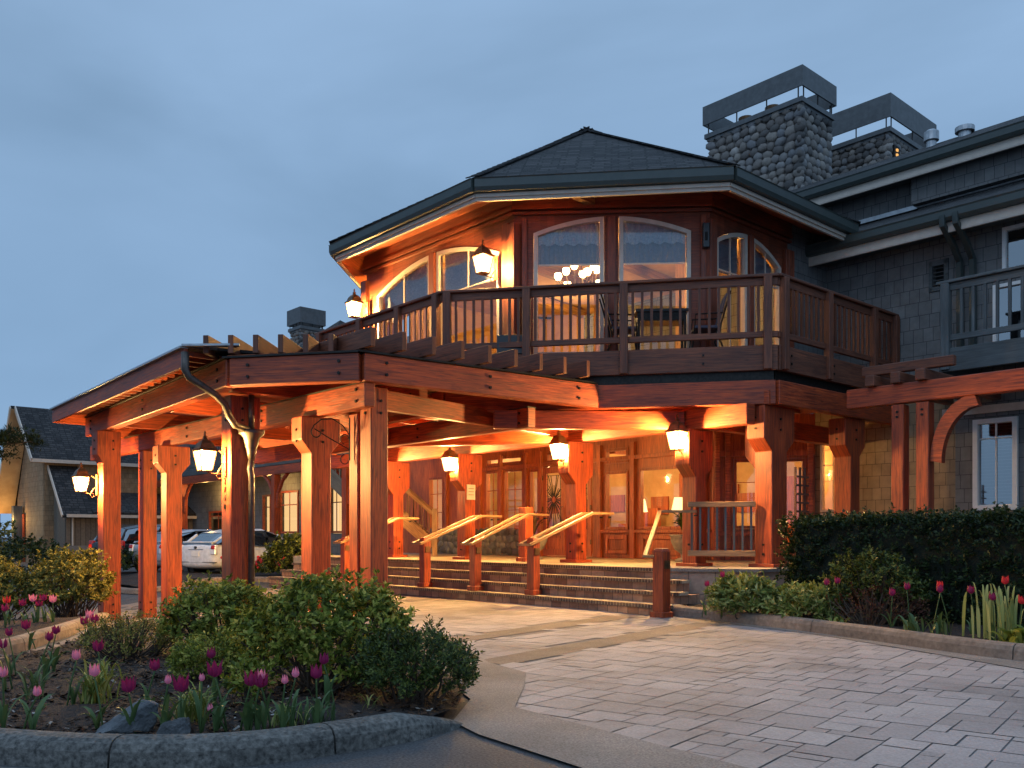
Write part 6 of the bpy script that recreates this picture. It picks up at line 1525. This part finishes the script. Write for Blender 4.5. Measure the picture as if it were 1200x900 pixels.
# gabled house at the left
hs = thing('gabled_house', W(4, 39, 0), 'lamplit brown shingled house with steep gable, lit soffit and low garage at the far left', 'building')
E0, RZ, EZ = 37.6, 7.55, 4.92
def hbox(name, m, v0, v1, u0, u1, z0, z1): m_ = MB(); m_.box(v0, v1, u0, u1, z0, z1); return m_.build(name, m, hs)
# main body: wall faces -u (towards us) and the gable faces -v
wall(xy(1.2, E0), xy(16, E0), -.5, EZ, [(12.2, 13.1, 4.0, 4.8)], .2, 'lamplit_shakes', hs)
gv = MB(); gv.extrude([W(1.2, 37.62, -.5), W(1.2, 37.62, EZ), W(1.2, 40.2, RZ - .1), W(1.2, 42.6, 3.1), W(1.2, 42.6, -.5)], DV * .2); gv.build('gable_wall', 'lamplit_shakes', hs)
rf = MB(); rf.extrude([W(.55, 37.2, EZ - .12), W(.55, 40.2, RZ), W(.55, 40.2, RZ - .14), W(.55, 37.2, EZ - .26)], DV * 15.5); rf.build('roof', 'asphalt_shingles', hs)
rf = MB(); rf.extrude([W(.35, 40.2, RZ), W(.35, 43.4, 2.55), W(.35, 43.4, 2.40), W(.35, 40.2, RZ - .14)], DV * 15.7); rf.build('roof', 'asphalt_shingles', hs)
rf = MB(); rf.extrude([W(.30, 40.15, RZ - .16), W(.30, 43.3, 2.38), W(1.18, 43.3, 2.38), W(1.18, 40.15, RZ - .16)], Vector((0, 0, -.03))); rf.build('soffit', 'interior_cream', hs)
rf = MB(); rf.extrude([W(.5, 37.25, EZ - .27), W(.5, 40.15, RZ - .16), W(1.18, 40.15, RZ - .16), W(1.18, 37.25, EZ - .27)], Vector((0, 0, -.03))); rf.build('soffit', 'interior_cream', hs)
m_ = MB(); m_.bar(W(.52, 37.2, EZ - .2), W(16, 37.2, EZ - .2), .08, .16); m_.build('gutter', 'cream_trim', hs)
m_ = MB(); m_.bar(W(.33, 43.4, 2.45), W(.33, 40.2, RZ - .08), .05, .22); m_.bar(W(.53, 40.2, RZ - .08), W(.53, 37.15, EZ - .2), .05, .22); m_.split('rake_board', 'cream_trim', hs)
# garage in front
wall(xy(1.6, 35.6), xy(9.5, 35.6), -.5, 2.45, [], .2, 'board_siding', hs)

gv = MB(); gv.extrude([W(1.6, 35.62, -.5), W(1.6, 35.62, 2.45), W(1.6, 37.6, 4.4), W(1.6, 39.2, 2.6), W(1.6, 39.2, -.5)], DV * .2); gv.build('garage_gable', 'board_siding', hs)
rf = MB(); rf.extrude([W(1.35, 35.2, 2.15), W(1.35, 37.6, 4.55), W(1.35, 37.6, 4.42), W(1.35, 35.2, 2.02)], DV * 1.3); rf.build('roof', 'asphalt_shingles', hs)
rf = MB(); rf.extrude([W(1.35, 37.6, 4.55), W(1.35, 39.4, 2.75), W(1.35, 39.4, 2.62), W(1.35, 37.6, 4.42)], DV * .6); rf.build('roof', 'asphalt_shingles', hs)
rf = MB(); rf.extrude([W(2.66, 35.2, 2.32), W(2.66, 37.58, 3.35), W(2.66, 37.58, 3.22), W(2.66, 35.2, 2.20)], DV * 7.2); rf.build('roof', 'asphalt_shingles', hs)
m_ = MB(); m_.bar(W(1.5, 35.15, 2.12), W(9.8, 35.15, 2.12), .08, .14); m_.bar(W(1.33, 35.2, 2.1), W(1.33, 37.6, 4.5), .05, .16); m_.split('trim_board', 'cream_trim', hs)
m_ = MB(); m_.tube([W(1.85, 35.5, 2.1), W(1.85, 35.5, -.4)], .04, 6); m_.build('downspout', 'cream_trim', hs)
m_ = MB(); m_.bar(W(1.5, 35.52, .25), W(9.6, 35.52, .25), .12, 1.0); m_.build('stone_base', 'river_stone', hs)
# porch of the house, lit
m_ = MB(); m_.bar(W(.9, 41.4, -.5), W(.9, 41.4, 2.7), .4, .4, up=DU); m_.build('porch_post', 'grey_timber', hs)
m_ = MB(); m_.box(1.10, 1.18, 41.0, 42.4, -.2, 2.3); m_.build('door', 'red_timber', hs)
point_light(W(.55, 41.2, 2.0), 60, LAMP_COL, .1); point_light(W(.2, 42.6, 1.7), 70, LAMP_COL, .1)
fc = thing('far_cottage', W(-3.5, 55, 0), 'dark roofed cottage with glowing doorway behind the gabled house, at the left edge', 'building')
wall(xy(-9, 50), xy(2, 50), -.5, 4.0, [(1.0, 2.2, .6, 3.4), (3.4, 5.6, .6, 3.2), (6.6, 8.4, .6, 3.2)], .2, 'lamplit_shakes', fc)
m_ = MB(); m_.extrude([W(-10, 49.2, 3.9), W(-10, 54, 7.6), W(-10, 58, 3.9), W(-10, 58, 3.7), W(-10, 54, 7.4), W(-10, 49.2, 3.7)], DV * 12); m_.build('roof', 'asphalt_shingles', fc)
m_ = MB(); m_.poly([W(-9, 51.2, 0), W(2, 51.2, 0), W(2, 51.2, 3.8), W(-9, 51.2, 3.8)]); m_.build('lit_room', 'warm_window_light', fc)
for k in range(5): m_ = MB(); m_.bar(W(-8 + 2.2 * k, 49.5, -.5), W(-8 + 2.2 * k, 49.5, 3.7), .3, .3, up=DU); m_.build('porch_post', 'red_timber', fc)
point_light(W(-6.0, 49.0, 2.6), 320, LAMP_COL, .1)
shrub((-22.6, 37.5), (2.2, 1.0), 1.9, 'lamplit bush before the far cottage at the left edge', mt='yellow_shrub_leaf', seed=71, n=200, per=9, lsz=.2, stems=4, low=.02, spread=.3)

# coastal pine reaching in from the left
pn = thing('pine_tree', (-17.6, 27, 0), 'dark coastal pine whose bough reaches in from the left edge', 'tree')
m_ = MB(); T = [Vector((-17.6, 27, -.5)), Vector((-17.5, 27, 1.5)), Vector((-17.8, 26.8, 3.2)), Vector((-17.5, 26.9, 5.2)), Vector((-17.7, 27, 7.0))]; m_.tube(T, [.24, .2, .16, .11, .04], 9); tk = m_.build('trunk', 'bark', pn, smooth=True)
fo = MB(); lm = MB(); rnd = random.Random(2)
boughs = [(T[2], Vector((-14.25, 26.6, 4.0))), (T[2], Vector((-15.3, 27.6, 4.25))), (T[3], Vector((-17.2, 27.4, 5.3))), (T[2], Vector((-19.8, 26.0, 4.2))), (T[3], Vector((-19.2, 27.6, 5.9))), (T[4], Vector((-17.0, 26.8, 7.4))), (T[4], Vector((-18.6, 27.1, 7.3))), (T[2], Vector((-14.9, 26.2, 3.5)))]
for a, b in boughs:
    md = a.lerp(b, .5) + DZ * .25; lm.tube([a, md, b], [.07, .05, .02], 6)
    for k in range(80):
        t = rnd.uniform(.3, 1.03); q = a.lerp(b, t) + DZ * (.25 * math.sin(math.pi * min(1, t))) + Vector((rnd.gauss(0, .22), rnd.gauss(0, .3), rnd.gauss(.04, .09)))
        for j in range(22):
            d = Vector((rnd.gauss(0, 1), rnd.gauss(0, 1), rnd.gauss(.5, .7))); leaf(fo, q + d * .05, d, DZ, .16, .045)
fo.build('crown', 'pine_needle', pn); lm.build('limbs', 'bark', pn)

# ================================================================== CARS
def car(loc, heading, label, paint, kind='hatch', tail='tail_lens', plate=True):
    """x = forward, y = left; built from lofted rings"""
    t = thing('parked_car', (0, 0, 0), label, 'car', 'cars parked beyond the drive')
    if kind == 'hatch': Ln, Wd, H = 4.48, 1.75, 1.52
    else: Ln, Wd, H = 4.65, 1.84, 1.70
    hw_ = Wd / 2; bz_ = .22
    belt = .98 if kind == 'hatch' else 1.05
    if kind == 'hatch': st = [(-2.24, .62, .45, .90, .80), (-2.20, .80, .32, 1.02, .86), (-2.05, .97, .25, 1.06, .97), (-1.3, 1.0, .2, 1.02, 1), (0, 1.0, .2, .97, 1), (1.0, 1.0, .2, .94, 1), (1.7, .97, .22, .83, .95), (2.12, .85, .28, .70, .8), (2.24, .62, .40, .58, .7)]
    else: st = [(-2.32, .80, .42, 1.0, .8), (-2.28, .92, .34, 1.10, .88), (-2.1, .98, .3, 1.12, .97), (-1.3, 1, .27, 1.08, 1), (0, 1, .27, 1.06, 1), (1.1, 1, .27, 1.05, 1), (1.8, .97, .3, .98, .95), (2.2, .88, .34, .85, .85), (2.32, .7, .42, .7, .8)]
    def ring(x, wf, zb, zt, rf_):
        w_ = hw_ * wf; h_ = zt - zb
        pr = [(-.72, 0), (-.95, .10), (-1.0, .35), (-.985, .62), (-.93, .88), (-.84, .98), (0, 1.0), (.84, .98), (.93, .88), (.985, .62), (1.0, .35), (.95, .10), (.72, 0)]
        return [Vector((x, w_ * a, zb + h_ * b)) for a, b in pr]
    rg = [ring(*s_) for s_ in st]; n = len(rg[0]); vs = [q for r_ in rg for q in r_]
    fs = [(i * n + k, i * n + (k + 1) % n, (i + 1) * n + (k + 1) % n, (i + 1) * n + k) for i in range(len(rg) - 1) for k in range(n)] + [tuple(reversed(range(n))), tuple((len(rg) - 1) * n + k for k in range(n))]
    m_ = MB(); m_.mesh(vs, [f[::-1] for f in fs]); bd_ = m_.build('body', paint, t, smooth=True, world=False)
    md = bd_.modifiers.new('sub', 'SUBSURF'); md.levels = 1; md.render_levels = 2
    # greenhouse (dark glass) and roof skin
    if kind == 'hatch': gh = [(-2.12, .72, 1.03, 1.08), (-1.62, .77, 1.00, 1.36), (-.7, .80, .98, 1.49), (.15, .80, .96, 1.50), (.75, .78, .95, 1.36), (1.45, .70, .90, .96)]
    else: gh = [(-2.16, .76, 1.10, 1.16), (-1.95, .79, 1.08, 1.55), (-1.2, .81, 1.06, 1.67), (.1, .81, 1.04, 1.68), (.65, .79, 1.03, 1.55), (1.2, .74, 1.0, 1.06)]
    def gring(x, wf, zb, zt, o=0.0, lo=False):
        w_ = hw_ * wf + o; wb = hw_ * .93 + o
        return [Vector((x, -wb, zb)), Vector((x, -(wb * .45 + w_ * .55), zb + (zt - zb) * .55)), Vector((x, -w_ * .86, zt - .06 + o)), Vector((x, -w_ * .6, zt + o)), Vector((x, w_ * .6, zt + o)), Vector((x, w_ * .86, zt - .06 + o)), Vector((x, (wb * .45 + w_ * .55), zb + (zt - zb) * .55)), Vector((x, wb, zb))]
    G = [gring(*s_) for s_ in gh]; n = 8; vs = [q for r_ in G for q in r_]; m_ = MB()
    m_.mesh(vs, [(i * n + k, (i + 1) * n + k, (i + 1) * n + k + 1, i * n + k + 1) for i in range(len(G) - 1) for k in range(n - 1)] + [tuple(range(n)), tuple(reversed([(len(G) - 1) * n + k for k in range(n)]))])
    m_.build('windows', 'car_glass', t, smooth=False, world=False)
    m_ = MB(); G2 = [gring(*s_, o=.012) for s_ in gh[1:-1]]
    for i in range(len(G2) - 1): m_.poly([G2[i][2], G2[i + 1][2], G2[i + 1][3], G2[i][3]]); m_.poly([G2[i][3], G2[i + 1][3], G2[i + 1][4], G2[i][4]]); m_.poly([G2[i][4], G2[i + 1][4], G2[i + 1][5], G2[i][5]])
    m_.build('roof', paint, t, smooth=True, world=False)
    A_ = [gring(*s_, o=.016) for s_ in gh]
    for sgn in (0, 1):
        idx = (2, 1, 0) if not sgn else (5, 6, 7)
        for i, j in ((0, 1), (4, 5)):
            for wq in (.045,):
                m_ = MB(); m_.bar(A_[i][idx[0]] if i else A_[0][idx[0]], A_[j][idx[0]], .06, .05); m_.build('pillar', paint, t, world=False)
        m_ = MB(); m_.bar(A_[3][idx[0]] , Vector((A_[3][0].x - .1, A_[3][idx[2]].y, A_[3][0].z)), .05, .03, up=(1, 0, 0)); m_.build('pillar', 'black_paint', t, world=False)
    y_ = hw_ * .80
    for s_ in (-1, 1):
        m_ = MB(); X0 = st[0][0]; m_.bar(Vector((X0 + .07, s_ * hw_ * .80, .70 if kind == 'hatch' else .80)), Vector((X0 + .10, s_ * hw_ * .80, 1.0 if kind == 'hatch' else 1.12)), .20, .14, up=(1, 0, 0)); m_.build('tail_light', 'tail_lens' if kind != 'hatch' else 'clear_lens', t, bevel=.02, world=False)
        m_ = MB(); m_.bar(Vector((X0 + .05, s_ * hw_ * .80, .86)), Vector((X0 + .09, s_ * hw_ * .80, .98)), .15, .15, up=(1, 0, 0)); m_.build('brake_lens', tail,  t, bevel=.02, world=False)
        m_ = MB(); m_.ball(Vector((.72, s_ * (hw_ + .09), 1.0)), .09, 8, (.8, 1, .7)); m_.build('mirror', paint, t, smooth=True, world=False)
        m_ = MB(); m_.ball(Vector((st[-1][0] - .2, s_ * hw_ * .72, .66)), .14, 8, (1, 1, .6)); m_.build('headlight', 'clear_lens', t, smooth=True, world=False)
        for x_ in (-1.38, 1.34):
            m_ = MB(); c = Vector((x_, s_ * (hw_ - .10), .31)); m_.tube([c - Vector((0, .1, 0)), c + Vector((0, .1, 0)) * 1.15], .315, 24); wh = m_.build('wheel', 'rubber', t, world=False)
            m_ = MB(); c2_ = c + Vector((0, s_ * .118, 0)); m_.tube([c2_, c2_ + Vector((0, s_ * .012, 0))], .20, 16); m_.build('rim', 'galvanised', wh, world=False)
            m_ = MB(); m_.tube([c + Vector((0, s_ * .085, 0)), c + Vector((0, s_ * .105, 0))], .37, 24); m_.build('wheel_arch', 'black_paint', t, world=False)
        for xd in (-.65, .35):
            m_ = MB(); m_.bar(Vector((xd, s_ * (hw_ + .004), .35)), Vector((xd, s_ * (hw_ + .002), .93)), .012, .008, up=(1, 0, 0)); m_.build('door_seam', 'black_paint', t, world=False)
        m_ = MB(); m_.bar(Vector((-.55, s_ * (hw_ + .012), .86)), Vector((-.35, s_ * (hw_ + .012), .86)), .02, .03); m_.build('door_handle', paint, t, world=False)
    X0 = st[0][0]
    if kind == 'hatch':
        m_ = MB(); m_.bar(Vector((X0 + .10, -.56, 1.0)), Vector((X0 + .10, .56, 1.0)), .06, .17, up=(0, 0, 1)); m_.build('rear_panel', 'car_glass', t, bevel=.02, world=False)
        m_ = MB(); m_.bar(Vector((X0 + .13, -.62, 1.09)), Vector((X0 + .13, .62, 1.09)), .12, .035); m_.build('spoiler', paint, t, bevel=.01, world=False)
    m_ = MB(); m_.bar(Vector((X0 - .015, -.16, .73)), Vector((X0 - .015, .16, .73)), .02, .16); m_.build('number_plate', 'white_trim', t, world=False)
    m_ = MB(); m_.bar(Vector((X0 + .01, -.3, .86)), Vector((X0 + .01, .3, .86)), .03, .025); m_.build('trim_strip', 'galvanised', t, world=False)
    m_ = MB(); m_.tube([Vector((X0 - .02, 0, .92)), Vector((X0 + .02, 0, .92))], .045, 12); m_.build('badge', 'black_paint', t, world=False)
    m_ = MB(); m_.bar(Vector((X0 + .06, -.78, .47)), Vector((X0 + .06, .78, .47)), .10, .02); m_.build('bumper_line', 'black_paint', t, world=False)
    t.location = (loc[0], loc[1], zg(loc[0], loc[1]) + .01); t.rotation_euler.z = heading
    return t
def put(px, Y, ang): return ((px - 600) / 1050 * Y, Y)
ang = R(90 - 27)
rear = Vector((-9.75, 27.6)); c_ = rear + Vector((math.cos(ang), math.sin(ang))) * 2.24
car((c_.x, c_.y), ang, 'white hatchback seen from behind between the canopy posts', 'white_car_paint')
rear = Vector((-12.0, 29.2)); c_ = rear + Vector((math.cos(ang), math.sin(ang))) * 2.3
car((c_.x, c_.y), ang, 'silver car parked just left of the white hatchback', 'silver_car_paint', 'hatch')
rear = Vector((-13.9, 30.6)); c_ = rear + Vector((math.cos(ang), math.sin(ang))) * 2.3
car((c_.x, c_.y), ang, 'black sport utility vehicle with a red tail light, leftmost of the parked cars', 'black_car_paint', 'suv', 'tail_glow')
